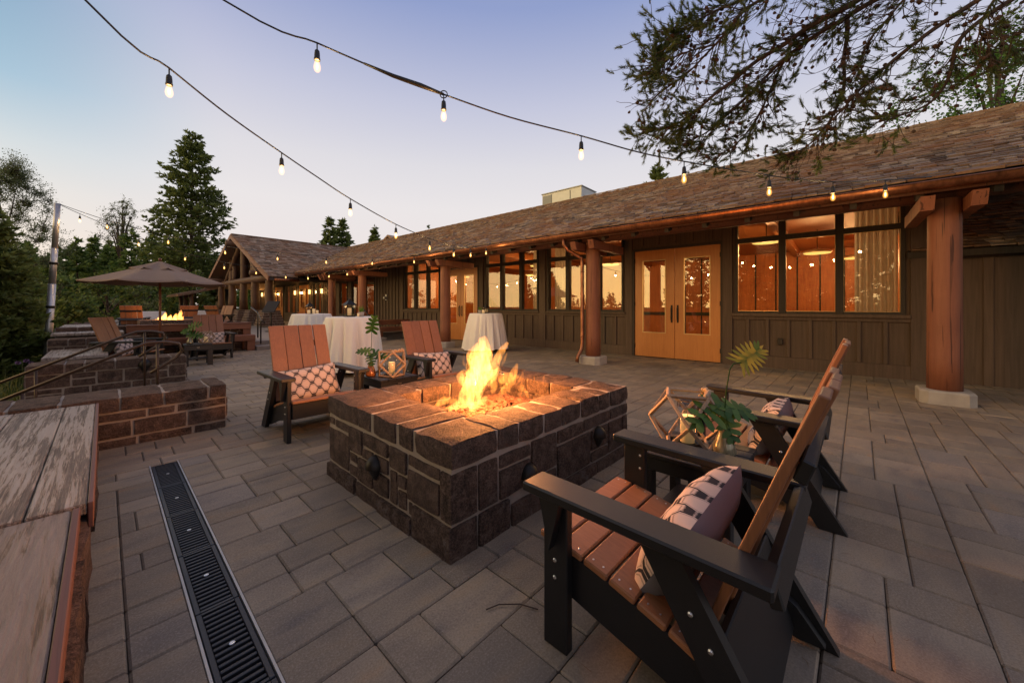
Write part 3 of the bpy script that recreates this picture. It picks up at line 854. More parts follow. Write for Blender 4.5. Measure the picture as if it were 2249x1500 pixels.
def seat(name, label, x0, x1, y0, y1, z, splits, across=False, edge=True, mat='weathered'):
    w = empty(name, (x0, y0, 0)); tag(w, label, 'bench')
    Lx, Ly = x1 - x0, y1 - y0
    if across:
        n_ = splits
        for i in range(n_):
            MB().bx(0, Lx, Ly * i / n_ + .004, Ly * (i + 1) / n_ - .004, z - .05, z + rnd.uniform(-.003, .003), .006).build('board', M[mat], w)
    else:
        for a, b in zip(splits, splits[1:]):
            MB().bx(a + .002, b - .002, 0, Ly, z - .05, z + rnd.uniform(-.004, .002), .005).build('board', M[mat], w)
    return w
# near bench: two lengths of thick timber seat on a rough stone base
bench = stone_wall('stone_bench_base', 'rough stone base under the near left timber seat', -1.3, -.10, -.6, 4.62, -.42, .33, [], cap=0, seed=30)
r3 = random.Random(3)
s = 0
while s < 5.2:
    L = r3.uniform(.3, .6); L = min(L, 5.22 - s)
    stone(bench, 1.07, 1.262 + r3.uniform(-.018, .012), s + .008, s + L - .008, .40 - .42 - .01, .335, maxn=5, amp=.022)
    s += L
st1 = seat('plank_bench', 'wide peeling timber seat at the left edge, far length with flaking paint', -1.25, -.045, 2.30, 4.60, .405, [0, .16, .45, .62, .80, 1.045, 1.205])
MB().bx(1.2052, 1.222, 0, 2.30, .30, .4035, .003).build('edge_board', M['redside'], st1)
MB().bx(0, 1.2, 2.3002, 2.309, .34, .398, .002).build('end_board', M['redside'], st1)
st2 = seat('plank_bench', 'wide red brown timber seat nearest the camera in the left corner', -1.25, -.085, -.5, 2.285, .40, [0, .30, .62, .90, 1.165], mat='worn')
MB().bx(1.1652, 1.186, 0, 2.785, .27, .3985, .003).build('edge_board', M['redside'], st2)
seat('plank_bench', 'short pale timber seat behind the handrails, beside the aluminium post', -.66, .05, 9.25, 10.95, .39, 2, True)
seat('plank_bench', 'pale timber seat at the far left behind the raised stone block', -.72, .30, 11.75, 12.7, .64, 2, True)
seat('plank_bench', 'farthest pale timber seat on the left edge wall', -.76, -.12, 14.4, 16.6, .665, 2, True)
# garden stairs going down between the walls
for i in range(4):
    so = MB().bx(-.62 - .34 * (i + 1), -.62 - .34 * i, 5.14, 7.93, -.6, -.02 - .14 * (i + 1), .01).build('garden_step', M['step'])
    tag(so, ['top', 'second', 'third', 'lowest'][i] + ' paved step going down to the garden between the handrails', 'step')
# handrails
def handrail(label, y, xs, ztop):
    h = empty('handrail', (xs, y, 0)); tag(h, label, 'handrail')
    x1 = 0.0
    pts = [(-1.55, 0, ztop - .69), (-.2, 0, ztop - .04), (-.10, 0, ztop), (.05, 0, ztop), (.17, 0, ztop - .03), (.20, 0, ztop - .12), (.14, 0, ztop - .20), (-.0, 0, ztop - .30), (-.08, 0, ztop - .36)]
    MB().tube(pts, .017, 8).build('rail', M['rail'], h, True)
    for px_ in (-.02, -1.0):
        zt = ztop - .01 if px_ > -.2 else ztop - .43
        MB().tube([(px_, 0, -.02 if px_ > -.5 else -.4), (px_, 0, zt)], .014, 8).build('post', M['rail'], h, True)
    pts2 = [(-1.55, 0, ztop - .69), (-1.66, 0, ztop - .75), (-1.6, 0, ztop - .80), (-1.3, 0, ztop - .78)]
    MB().tube(pts2, .014, 8).build('lower_scroll', M['rail'], h, True)
handrail('front curved iron handrail over the low stone wall', 6.1, .45, .77)
handrail('rear curved iron handrail in front of the umbrella chairs', 7.6, .42, .83)
# ================================================================== LODGE
B_ROT = R(2.0)
lodge = empty('lodge', (8.75, 2.5, 0), B_ROT)
tag(lodge, 'long low lodge with shingled roof, olive brown siding, lit windows and copper gutter', 'building')
def bw(x, y, z): return Vector((8.75 + x * math.cos(B_ROT) - y * math.sin(B_ROT), 2.5 + x * math.sin(B_ROT) + y * math.cos(B_ROT), z))
ROOF_E, ROOF_Z, ROOF_R, ROOF_RZ = -2.1, 2.70, 4.0, 5.36       # eave x', z; ridge x', z
PITCH = (ROOF_RZ - ROOF_Z) / (ROOF_R - ROOF_E)
Y_END, Y_FAR = -7.5, 30.0
UP_Z = .22
# openings along the wall: (y0, y1, kind)
WZ0, WZT, WZ1 = 1.05, 2.47, 2.92
groups = [(-3.05, -.62, [-3.05, -2.24, -1.41, -.62]), (1.78, 4.08, [1.78, 2.46, 3.40, 4.08]), (4.40, 6.57, [4.40, 5.06, 5.85, 6.57]), (8.96, 11.25, [8.96, 9.70, 10.50, 11.25])]
doors = [(-.36, 1.50), (6.93, 8.65)]
far_win = [(13.6, 14.5), (14.9, 15.8), (16.2, 17.1), (17.6, 18.5)]
far_door = [(20.9, 22.4), (25.0, 26.5)]
far_win2 = [(22.9, 24.6), (27.0, 28.6), (19.2, 20.4)]
holes = [(a, b, WZ0, WZ1) for a, b, _ in groups] + [(a, b, 0, 2.52) for a, b in doors] + [(a, b, .75, 2.55) for a, b in far_win] \
    + [(a, b, UP_Z, 2.45) for a, b in far_door] + [(a, b, .75, 2.5) for a, b in far_win2]
holes.sort()
# wall core: pieces round the openings
wall = MB(); ztop = 3.35; y = -3.30
for (a, b, z0, z1) in holes:
    if a > y: wall.bx(.03, .16, y, a, -.05, ztop)
    if z0 > 0: wall.bx(.03, .16, a, b, -.05, z0)
    wall.bx(.03, .16, a, b, z1, ztop); y = b
wall.bx(.03, .16, y, Y_FAR, -.05, ztop)
wall_o = wall.build('wall', M['siding'], lodge)
def inhole(y, z):
    return any(a - .02 < y < b + .02 and z0 - .02 < z < z1 + .02 for a, b, z0, z1 in holes)
# skirt board, rails and battens
solid = []; y = -3.30
for (a, b, z0, z1) in holes:
    if z0 < .4:
        if a > y: solid.append((y, a))
        y = b
solid.append((y, Y_FAR))
for (a, b) in solid:
    MB().bx(-.012, .03, a + .07, b - .07, -.02, .225, .004).build('skirt_board', M['siding'], wall_o)
bm_ = {}
def batten(y, z0, z1, w=.055):
    k = (round(z0, 3), round(z1, 3), w)
    if k not in bm_: bm_[k] = MB().bx(-.006, .03, -w / 2, w / 2, z0, z1, .004).mesh('batten', M['siding'])
    link('batten', bm_[k], wall_o, (0, y, 0))
for (a, b, _) in groups:          # board and batten below the windows
    n = max(1, round((b - a + .3) / .33)); a0, b0 = a - .1, b + .1
    for i in range(n + 1): batten(a0 + (b0 - a0) * i / n, .23, .93)
    MB().bx(-.008, .028, a - .14, b + .14, .93, 1.0, .004).build('rail', M['siding'], wall_o)
for (a, b) in ((11.45, 13.45), (18.7, 19.1)):
    n = round((b - a) / .26)
    for i in range(n + 1): batten(a + (b - a) * i / n, .23, 2.9, .07)
for (a, b) in doors:
    for i in range(5): batten(a + (b - a) * (i + .5) / 5, 2.62, 3.0)
for (a, b) in far_win: 
    for i in range(3): batten(a + (b - a) * (i + .5) / 3, .35, .68)
# corner boards and window/door trim posts
def post(y, w=.14, z0=-.02, z1=3.0, mat='siding', x0=-.022, nm='trim_post'): MB().bx(x0, .03, y - w / 2, y + w / 2, z0, z1, .005).build(nm, M[mat], wall_o)
for y in (-3.20, -.49, 1.64, 4.24, 6.75, 8.80, 11.40): post(y, .18 if y != 4.24 else .22)
post(13.45, .12); post(19.0, .12)
MB().bx(-.03, .02, -3.3, Y_FAR, 2.96, 3.12, .005).build('frieze_board', M['trim'], wall_o)
# windows
def window(a, b, z0, z1, muls, zt=None):
    w = empty('window', (0, (a + b) / 2, 0), 0, lodge); m = (a + b) / 2
    fr = MB()
    fr.bx(.0, .14, a - m, a - m + .05, z0, z1); fr.bx(.0, .14, b - m - .05, b - m, z0, z1)
    fr.bx(.002, .138, a - m, b - m, z1 - .05, z1 - .0); fr.bx(.002, .138, a - m, b - m, z0, z0 + .045)
    f = fr.build('frame', M['trim'], w)
    for y_ in muls[1:-1]: MB().bx(-.01, .13, y_ - m - .055, y_ - m + .055, z0 + .002, z1 - .002, .004).build('mullion', M['trim'], w)
    if zt: MB().bx(-.002, .12, a - m + .004, b - m - .004, zt, zt + .09, .004).build('transom', M['trim'], w)
    MB().bx(-.05, .05, a - m - .06, b - m + .06, z0 - .055, z0 + .002, .006).build('sill', M['siding'], w)
    for p, q in zip(muls, muls[1:]):
        for (e, h) in (((z0 + .045, zt), (zt + .09, z1 - .05)) if zt else ((z0 + .045, z1 - .05),)):
            pn = MB().bx(.062, .066, p - m + .05, q - m - .05, e, h).build('pane', M['pane'], w)
            bd = MB()
            bd.bx(.045, .061, p - m + .05, p - m + .062, e, h); bd.bx(.045, .061, q - m - .062, q - m - .05, e, h)
            bd.bx(.046, .0605, p - m + .062, q - m - .062, e, e + .012); bd.bx(.046, .0605, p - m + .062, q - m - .062, h - .012, h)
            bd.build('glazing_bead', M['brass'] if a < 0 else M['trim'], w)
    return w
for (a, b, ms) in groups: window(a, b, WZ0, WZ1, ms, WZT)
for (a, b) in far_win: window(a, b, .75, 2.55, [a, b])
for (a, b) in far_win2: window(a, b, .75, 2.5, [a, (a + b) / 2, b])
# doors
def door_pair(a, b, z0=0.0, z1=2.50, orange=False):
    m = (a + b) / 2
    fr = MB()
    fr.bx(-.012, .15, a - .07, a, z0, z1 + .06); fr.bx(-.012, .15, b, b + .07, z0, z1 + .06); fr.bx(-.010, .148, a, b, z1 + .005, z1 + .06)
    fr.build('door_frame', M['trim'], lodge)
    for sgn in (-1, 1):
        d0, d1 = (m + .006, b - .006) if sgn > 0 else (a + .006, m - .006)
        c = (d0 + d1) / 2; hw = (d1 - d0) / 2
        d = empty('door', (0.02, c, 0), 0, lodge)
        if not orange: g0, g1 = z0 + .58, z1 - .24
        else: g0, g1 = z0 + .9, z1 - .2
        gw = hw - .20 if not orange else hw - .15
        lf = MB()
        lf.bx(0, .045, -hw, -gw, z0 + .012, z1); lf.bx(0, .045, gw, hw, z0 + .012, z1)
        lf.bx(.0, .045, -gw, gw, z0 + .012, g0); lf.bx(.0, .045, -gw, gw, g1, z1)
        lf.build('leaf', M['oak'], d)
        bd = MB()
        bd.bx(-.010, .02, -gw - .012, -gw + .008, g0 - .012, g1 + .012); bd.bx(-.010, .02, gw - .008, gw + .012, g0 - .012, g1 + .012)
        bd.bx(-.009, .019, -gw + .008, gw - .008, g0 - .012, g0 + .008); bd.bx(-.009, .019, -gw + .008, gw - .008, g1 - .008, g1 + .012)
        bd.build('glass_bead', M['brass'], d)
        MB().bx(.018, .022, -gw, gw, g0, g1).build('pane', M['pane'], d)
        hy = -hw + .06 if sgn > 0 else hw - .06
        zh = z0 + 1.02
        h = MB().tube([(-.002, hy, zh - .14), (-.05, hy, zh - .14), (-.055, hy, zh - .10), (-.055, hy, zh + .10), (-.05, hy, zh + .14), (-.002, hy, zh + .14)], .010, 8)
        h.bx(-.006, .001, hy - .02, hy + .02, zh - .20, zh + .20, .002)
        h.build('handle', M['iron'], d, False)
        hg = MB()
        yy = hw if sgn > 0 else -hw
        for zz in (z0 + .25, z0 + 1.25, z1 - .22): hg.bx(-.008, .012, yy - .012, yy + .012, zz - .05, zz + .05)
        hg.build('hinge', M['iron'], d)
    MB().bx(-.03, .12, a, b, z0 - .01, z0 + .011).build('threshold', M['iron'], lodge)
for a, b in doors: door_pair(a, b)
for a, b in far_door: door_pair(a, b, UP_Z, 2.42, True)
# outlet plate
MB().bx(-.03, .028, -1.42, -1.34, .46, .58, .006).build('outlet_cover', M['trim'], wall_o)
# wall lamp on the siding
wl_ = MB().lathe([(.04, 0), (.06, .03), (.06, .10), (.045, .13)], (0, 12.6, 1.55), 12, Matrix.Rotation(R(-90), 3, 'Y')); wl_.bx(-.02, .03, 12.55, 12.65, 1.45, 1.70)
wl_.build('wall_lamp', M['alu'], wall_o)

# ------------------------------------------------------------------ roof
def roof_slab(parent, name, a0, a1, b0, b1, mat, thick=.10):
    """quad a0-a1 (eave) b0-b1 (ridge), thickened downwards"""
    up = Vector((0, 0, -thick)); pts = [Vector(p) for p in (a0, a1, b1, b0)]
    m = MB(); m.add(pts + [p + up for p in pts], [(0, 1, 2, 3), (7, 6, 5, 4), (0, 4, 5, 1), (1, 5, 6, 2), (2, 6, 7, 3), (3, 7, 4, 0)])
    return m.build(name, mat, parent)
RT_ = Vector((ROOF_R - ROOF_E, 0, ROOF_RZ - ROOF_Z)); SL = RT_.length; UPS = RT_.normalized(); NRM = Vector((-UPS.z, 0, UPS.x))
WY0, WYR, WY1, WX0, WZE, WZR = 16.5, 22.65, 28.8, -3.3, 2.47, 5.05      # entrance gable
roof = roof_slab(lodge, 'roof', (ROOF_E, Y_END, ROOF_Z), (ROOF_E, Y_FAR, ROOF_Z), (ROOF_R, Y_END, ROOF_RZ), (ROOF_R, Y_FAR, ROOF_RZ), M['trim'], .12)
roof_slab(lodge, 'rear_roof', (10.1, Y_FAR, ROOF_Z), (10.1, Y_END, ROOF_Z), (ROOF_R, Y_FAR, ROOF_RZ), (ROOF_R, Y_END, ROOF_RZ), M['shingle'], .16)
def shingles(parent, org, along, ups, nrm, L, Ls, expo, limit, keepf=None, wr=(.11, .24), camrank=True, toworld=None, maxdist=1e9):
    """courses of split shingles: big-in-view ones as parts, the rest one mass"""
    lst = []; r = random.Random(9); ncourse = int(Ls / expo)
    for c in range(ncourse):
        s = -r.random() * .2
        while s < L:
            w = r.uniform(*wr)
            a, b = max(0, s), min(L, s + w); s += w
            if b - a < .03: continue
            p = org + along * ((a + b) / 2) + ups * (c * expo)
            if keepf and not keepf(p): continue
            wp = toworld(p); dep = wp.x * math.sin(YAW) + wp.y * math.cos(YAW); lat = wp.x * math.cos(YAW) - wp.y * math.sin(YAW)
            u = CX + F_PX * lat / max(dep, .1); vv = HY - F_PX * (wp.z - CAM_H) / max(dep, .1)
            inv = dep > .3 and -50 < u < 2300 and vv > -50
            lst.append(((w / dep ** 2) if inv else 0, c, a, b, r.uniform(.016, .036), r.uniform(-.03, .02), r.random()))
    lst.sort(key=lambda q: -q[0])
    Mr = Matrix((along, ups, nrm)).transposed()
    fld = MB(); cache = {}
    for i, (ar, c, a, b, th, dy, rv) in enumerate(lst):
        if ar == 0 and maxdist < 1e8: pass
        w = b - a - .006; Lh = expo * 1.55
        tilt = Matrix.Rotation(-.085, 3, 'X')
        pos = org + along * ((a + b) / 2) + ups * (c * expo + Lh / 2 + dy) + nrm * (.012 + th / 2)
        if i < limit and ar > 0:
            k = (round(w, 2), round(th, 3))
            if k not in cache: cache[k] = MB().box((0, 0, 0), (k[0], Lh, k[1]), Mr @ tilt, 0, .003).mesh('shingle', M['shingle'])
            link('shingle', cache[k], parent, pos)
        else:
            fld.cur = rv; fld.box(pos, (w, Lh, th), Mr @ tilt)
    o = fld.build('shingle_field', M['shingle_a'], parent, fix=False); o['kind'] = 'stuff'
toW = lambda p: bw(p.x, p.y, p.z)
def in_main(p):       # the entrance gable covers part of the main slope
    t = (p.x - ROOF_E); zr = WZR - abs(p.y - WYR) * (WZR - WZE) / (WYR - WY0)
    return not (WY0 < p.y < WY1 and zr > p.z + .02)
shingles(roof, Vector((ROOF_E - .05, Y_END, ROOF_Z)), Vector((0, 1, 0)), UPS, NRM, Y_FAR - Y_END - 1, SL - .05, .145, 300, in_main, toworld=toW, wr=(.11, .24))
rc = MB()
y = Y_END
while y < 24:
    L = rnd.uniform(.35, .5); rc.bar((ROOF_R - .10, y, ROOF_RZ + .02), (ROOF_R - .10, y + L, ROOF_RZ + .03), .22, .03, (-.3, 0, 1)); y += L
rc.build('ridge_cap', M['shingle'], lodge)
# gutter: half-round copper trough with hangers
gp_ = []
for k in range(9):
    a = math.pi * k / 8
    gp_.append((ROOF_E - .075 + .075 * math.cos(a), ROOF_Z - .035 - .085 * math.sin(a)))
prof = gp_ + [(x_ * 1.0 + (.006 if i_ < 4 else -.006) * 0, z_ + .006) for i_, (x_, z_) in enumerate(reversed(gp_))]
gm_ = MB()
ys = [Y_END, WY0 + .15]
vs = [(x_, yy, z_) for yy in ys for x_, z_ in gp_]
gm_.add(vs, [(k, k + 1, 9 + k + 1, 9 + k) for k in range(8)])
gm_.tube([(ROOF_E - .15, Y_END, ROOF_Z - .03), (ROOF_E - .15, WY0 + .15, ROOF_Z - .03)], .011, 6)
gm_.add([(ROOF_E - .16, Y_END, ROOF_Z - .035), (ROOF_E - .03, Y_END, ROOF_Z + .015), (ROOF_E - .03, WY0, ROOF_Z + .015), (ROOF_E - .16, WY0, ROOF_Z - .035)], [])
gut = gm_.build('gutter', M['copper'], lodge, True)
MB().bx(ROOF_E - .01, ROOF_E + .03, Y_END, WY0 + .1, ROOF_Z - .14, ROOF_Z - .02, .004).build('fascia', M['shaded_red'], lodge)
y = Y_END + .3
while y < WY0:
    MB().bar((ROOF_E - .152, y, ROOF_Z - .018), (ROOF_E + .02, y, ROOF_Z + .0), .012, .006).build('hanger', M['copper'], gut); y += .8
# porch beam and rafters
MB().tube([(-1.75, Y_END + .3, 2.605), (-1.75, 16.3, 2.605)], .10, 12).build('porch_beam', M['shaded_red'], lodge, True)
raf = None
y = Y_END + .25
while y < 16.4:
    if raf is None: raf = MB().bar((ROOF_E + .06, 0, ROOF_Z - .175 + .03), (.1, 0, ROOF_Z - .175 + .03 + PITCH * (2.04)), .07, .13).mesh('rafter', M['trim'])
    link('rafter', raf, lodge, (0, y, 0)); y += .61
# columns
def column(y, x=-1.75, mat='redlog', r0=.155, r1=.145, z0=.16, z1=2.52):
    c = empty('column', (x, y, 0), 0, lodge)
    pts = [(0, 0, z0 + (z1 - z0) * i / 6) for i in range(7)]
    MB().tube(pts, [r0 + (r1 - r0) * i / 6 for i in range(7)], 20).build('log_post', M[mat], c, True)
    p = MB()
    w, hh, ch = .235, z0 + .003, .07
    pl = [(-w, -w + ch), (-w + ch, -w), (w - ch, -w), (w, -w + ch), (w, w - ch), (w - ch, w), (-w + ch, w), (-w, w - ch)]
    p.add([(a, b, -.03) for a, b in pl] + [(a, b, hh - .02) for a, b in pl] + [(a * .94, b * .94, hh) for a, b in pl],
          [tuple(range(8))[::-1], tuple(range(16, 24))] + [(i, (i + 1) % 8, 8 + (i + 1) % 8, 8 + i) for i in range(8)] + [(8 + i, 8 + (i + 1) % 8, 16 + (i + 1) % 8, 16 + i) for i in range(8)])
    p.build('footing', M['concrete'], c)
    for sx in (-1, 1):     # two bolster beams crossing over the post, ends chamfered
        poly = [(-.50, .0), (-.42, -.16), (.9, -.16), (.9, .0)]
        MB().prism(poly, .12).build('bolster', M['redlog'], c, loc=(0, sx * .20, 2.50))
    return c
for y in (-3.22, 1.66, 6.47, 11.35): column(y)
column(13.9); column(14.9, -1.3)
# downspout at the second column
ds = MB()
yd = 1.66 + .30
ds.tube([(ROOF_E - .075, yd + .15, ROOF_Z - .11), (ROOF_E - .075, yd + .15, ROOF_Z - .22), (ROOF_E - .02, yd + .08, ROOF_Z - .34), (-1.92, yd - .12, 2.20), (-1.92, yd - .14, 2.08), (-1.92, yd - .14, .42), (-1.95, yd - .14, .30), (-2.06, yd - .12, .16), (-2.10, yd - .12, .05)], .038, 12)
ds_o = ds.build('downspout', M['copper'], lodge, True)
for z in (1.9, .55): MB().tube([(-1.92, yd - .14, z), (-1.92, yd - .14, z + .03)], .043, 12).build('strap', M['copper'], ds_o, True)
ds2 = MB().tube([(ROOF_E - .075, 13.6, ROOF_Z - .1), (ROOF_E - .075, 13.6, ROOF_Z - .22), (-1.8, 13.6, 2.2), (-1.8, 13.7, .05)], .04, 10)
ds2.build('downspout', M['copper'], lodge, True)

# ------------------------------------------------------------------ interior seen through the windows
def part(name, mb, mat, parent=None, **k): return mb.build(name, M[mat], parent or lodge, **k)
part('interior_floor', MB().bx(.16, 7.2, -3.3, Y_FAR, -.03, .008), 'infloor')
part('interior_ceiling', MB().bx(.16, 7.2, -3.3, Y_FAR, 3.05, 3.10), 'inceil')
part('interior_wall', MB().bx(7.2, 7.3, -3.3, Y_FAR, 0, 3.05), 'inwood')
part('interior_wall', MB().bx(.16, 7.2, -3.4, -3.3, 0, 3.05), 'inwood')
part('interior_wall', MB().bx(.16, 7.2, 11.6, 11.7, 0, 3.05), 'inwood')
part('interior_wall', MB().bx(.16, 7.2, Y_FAR - .1, Y_FAR, 0, 3.3), 'inwood')
part('rear_wall', MB().bx(9.4, 9.5, Y_END, Y_FAR, 0, 3.0), 'siding')
for y in (-1.2, 1.3, 3.8, 6.3, 8.8): part('ceiling_beam', MB().bx(.2, 7.2, y - .08, y + .08, 2.86, 3.049), 'inceil')
for y in (-3.0, -2.4, -1.8, -1.2, -.6, 0, .6, 1.2, 1.8, 2.4, 3.0, 4.5, 6.3, 8.1, 9.9): part('panel_strip', MB().bx(7.185, 7.2, y - .02, y + .02, 0.01, 3.04), 'trim')
part('chair_rail', MB().bx(7.15, 7.199, -3.3, 11.6, .82, .95), 'trim')
def pendant(label, x, y, z=2.52, r=.28):
    w = bw(x, y, z); p = empty('pendant_lamp', w, 0); tag(p, label, 'pendant lamp', 'round pendant lamps in the lodge room')
    MB().lathe([(.0, .035), (r * .8, .03), (r * .98, 0), (r, -.02), (r * .97, -.035)], (0, 0, 0), 28).build('shade', M['brass'], p, True)
    MB().lathe([(r * .965, -.036), (r * .9, -.055), (0, -.062)], (0, 0, 0), 28).build('diffuser', M['lampdisc'], p, True)
    MB().tube([(0, 0, .03), (0, 0, 3.05 - z)], .008, 6).build('rod', M['iron'], p)
    d = lamp('pendant_light', (0, 0, -.14), 135, (1, .56, .22), .22, p)
pendant('largest glowing pendant seen in the upper light of the right hand window', .95, -1.05, 2.62)
pendant('middle glowing pendant of three seen in the right hand window', 2.9, -1.85, 2.52)
pendant('smallest glowing pendant of three seen in the right hand window', 4.8, -2.6, 2.52)
pendant('glowing pendant seen behind the middle window group near the downspout', 2.0, 3.1, 2.52)
pendant('glowing pendant seen in the window left of the white cloth table', 1.6, 5.6, 2.62)
pendant('second glowing pendant seen above the right cloth table', 3.6, 7.4, 2.52)
pendant('farthest glowing pendant seen in the left window group', 2.4, 10.3, 2.52)
# recessed soffit light above the right doors
sf = MB().lathe([(.09, 0), (.085, -.012), (0, -.014)], (0, 0, 0), 18)
so = sf.build('soffit_light', M['lampdisc'], lodge, True, loc=(-.75, .30, ROOF_Z - .19 + PITCH * 1.35))
# curtains
def curtain(label, y0, y1, x=.36, z0=.55, z1=2.98):
    m = MB(); n = int((y1 - y0) / .012); vs = []
    for k in range(2):
        for i in range(n + 1):
            y_ = y0 + (y1 - y0) * i / n
            vs.append((x + .028 * math.sin(2 * math.pi * y_ / .088) + .006 * math.sin(y_ * 31), y_, (z0, z1)[k]))
    m.add([bw(*v_) for v_ in vs], [(i, i + 1, n + 2 + i, n + 1 + i) for i in range(n)])
    o = m.build('curtain', M['curtain'], None, True); tag(o, label, 'curtain')
g = N('pleated_sheer'); g.out((.52, .47, .40), .9); tr = g.new('ShaderNodeBsdfTranslucent'); tr.inputs[0].default_value = (.52, .45, .36, 1)
mx = g.new('ShaderNodeMixShader'); mx.inputs[0].default_value = .4; g.l.new(g.b.outputs[0], mx.inputs[1]); g.l.new(tr.outputs[0], mx.inputs[2]); g.l.new(mx.outputs[0], g.n['Material Output'].inputs[0])
M['curtain'] = g.m
curtain('pale pleated curtain inside the right hand window beside the big red post', -3.0, -2.45)
curtain('pale pleated curtain inside the middle windows left of the downspout', 3.55, 4.05)
curtain('pale pleated curtain inside the window right of the right cloth table', 4.45, 4.85)
curtain('pale pleated curtain inside the far left window group', 10.75, 11.2)

# ------------------------------------------------------------------ entrance gable on log posts
gable = empty('entrance_gable', bw(0, 0, 0), B_ROT)
tag(gable, 'log framed entrance gable with shingled roof on stone piers at the far end', 'building')
pit2 = (WZR - WZE) / (WYR - WY0)
for sgn, ye in ((-1, WY0), (1, WY1)):
    ro = roof_slab(gable, 'roof', (WX0, ye, WZE), (3.4, ye, WZE), (WX0, WYR, WZR), (3.4, WYR, WZR), M['trim'], .14)
    up_ = Vector((0, WYR - ye, WZR - WZE)); Lw = up_.length; up_.normalize(); al = Vector((1, 0, 0)); nr = al.cross(up_) if sgn < 0 else up_.cross(al)
    def in_w(p):
        zm = ROOF_Z + (p.x - ROOF_E) * PITCH
        return not (p.x > ROOF_E and zm > p.z + .02)
    if sgn < 0: shingles(ro, Vector((WX0 - .03, ye - .02, WZE)), al, up_, nr, 6.6, Lw, .15, 300, in_w, toworld=toW, wr=(.14, .30))
    else: ro.data.materials.clear(); ro.data.materials.append(M['shingle'])
    # barge board
    MB().bar((WX0 - .02, ye - sgn * -.35 * 0, WZE - .09), (WX0 - .02, WYR, WZR - .09), .05, .20, (0, 0, 1)).build('barge_board', M['benchwood'], gable)
rc = MB(); rc.bar((WX0, WYR, WZR + .035), (3.3, WYR, WZR + .035), .28, .05); rc.build('ridge_cap', M['shingle'], gable)
MB().tube([(WX0 + .2, WY0 + .02, WZE - .10), (ROOF_E, WY0 + .02, WZE - .10)], .07, 10).build('gutter', M['copper'], gable, True)
gx = -2.75
def lg(a, b, r0, r1=None, name='log'):
    r1 = r1 or r0; a, b = Vector(a), Vector(b); n = 6
    pts = [a.lerp(b, i / n) + Vector((rnd.uniform(-.02, .02), rnd.uniform(-.02, .02), 0)) for i in range(n + 1)]
    MB().tube(pts, [r0 + (r1 - r0) * i / n + rnd.uniform(-.012, .012) for i in range(n + 1)], 12).build(name, M['barklog'], gable, True)
roofz = lambda y: WZR - abs(y - WYR) * pit2 - .25
posts = [18.3, 20.5, 22.5, 24.8, 27.3]
for y in posts:
    lg((gx, y, .98), (gx, y, roofz(y)), .20, .16, 'log_post')
    pr = MB(); b0, b1, zt = .50, .33, .98
    pr.add([(gx + sx * b0, y + sy * b0, .28) for sx in (-1, 1) for sy in (-1, 1)] + [(gx + sx * b1, y + sy * b1, zt) for sx in (-1, 1) for sy in (-1, 1)],
           [(0, 1, 3, 2), (4, 6, 7, 5), (0, 4, 5, 1), (2, 3, 7, 6), (0, 2, 6, 4), (1, 5, 7, 3)])
    po = pr.build('stone_pier', M['mortar'], gable)
    z = .28
    while z < .94:
        h = min(.12, .98 - z); q = b0 + (b1 - b0) * (z - .28 + h / 2) / .70
        for face in range(4):
            s_ = -q
            while s_ < q - .05:
                L = min(rnd.uniform(.16, .34), q - s_)
                if q - s_ - L < .09: L = q - s_
                c0, c1 = s_ + .008, s_ + L - .008
                if face == 0: args = (gx - q - .02, gx - q + .05, y + c0, y + c1)
                elif face == 1: args = (gx + q - .05, gx + q + .02, y + c0, y + c1)
                elif face == 2: args = (gx + c0, gx + c1, y - q - .02, y - q + .05)
                else: args = None
                if args: rs = MB(); rs.bx(*args, z + .006, z + h - .006, .012, .004); rs.build('stone', M['stone'], po)
                s_ += L
        z += h
lg((gx - .05, 18.0, 2.55), (gx - .05, 27.6, 2.55), .17, .17, 'tie_beam')
lg((gx - .05, 19.6, 2.7), (gx - .05, 22.3, 4.55), .13, .13, 'brace'); lg((gx - .05, 25.7, 2.7), (gx - .05, 23.0, 4.55), .13, .13, 'brace')
for y in (20.9, 22.65, 24.4): lg((gx + .02, y, 2.6), (gx + .02, y, roofz(y) - .02), .13, .12, 'king_post')
lg((WX0 - .25, WYR, 4.56), (0, WYR, 4.56), .16, .16, 'ridge_beam')
lg((WX0 - .2, 18.6, 2.75), (0, 18.6, 2.75), .13, .13, 'purlin'); lg((WX0 - .2, 26.7, 2.75), (0, 26.7, 2.75), .13, .13, 'purlin')
lowr = roof_slab(gable, 'side_roof', (-4.6, 33.5, 1.95), (-4.6, 29.0, 1.95), (-1.0, 33.5, 2.9), (-1.0, 29.0, 2.9), M['shingle'], .15)
MB().bx(-1.9, -1.8, 29.2, 33.2, .2, 2.5).build('side_wall', M['trim'], gable)
for y in (29.4, 31.2, 33.0): lg((-3.9, y, .2), (-3.9, y, 2.1), .12, .12, 'side_post')
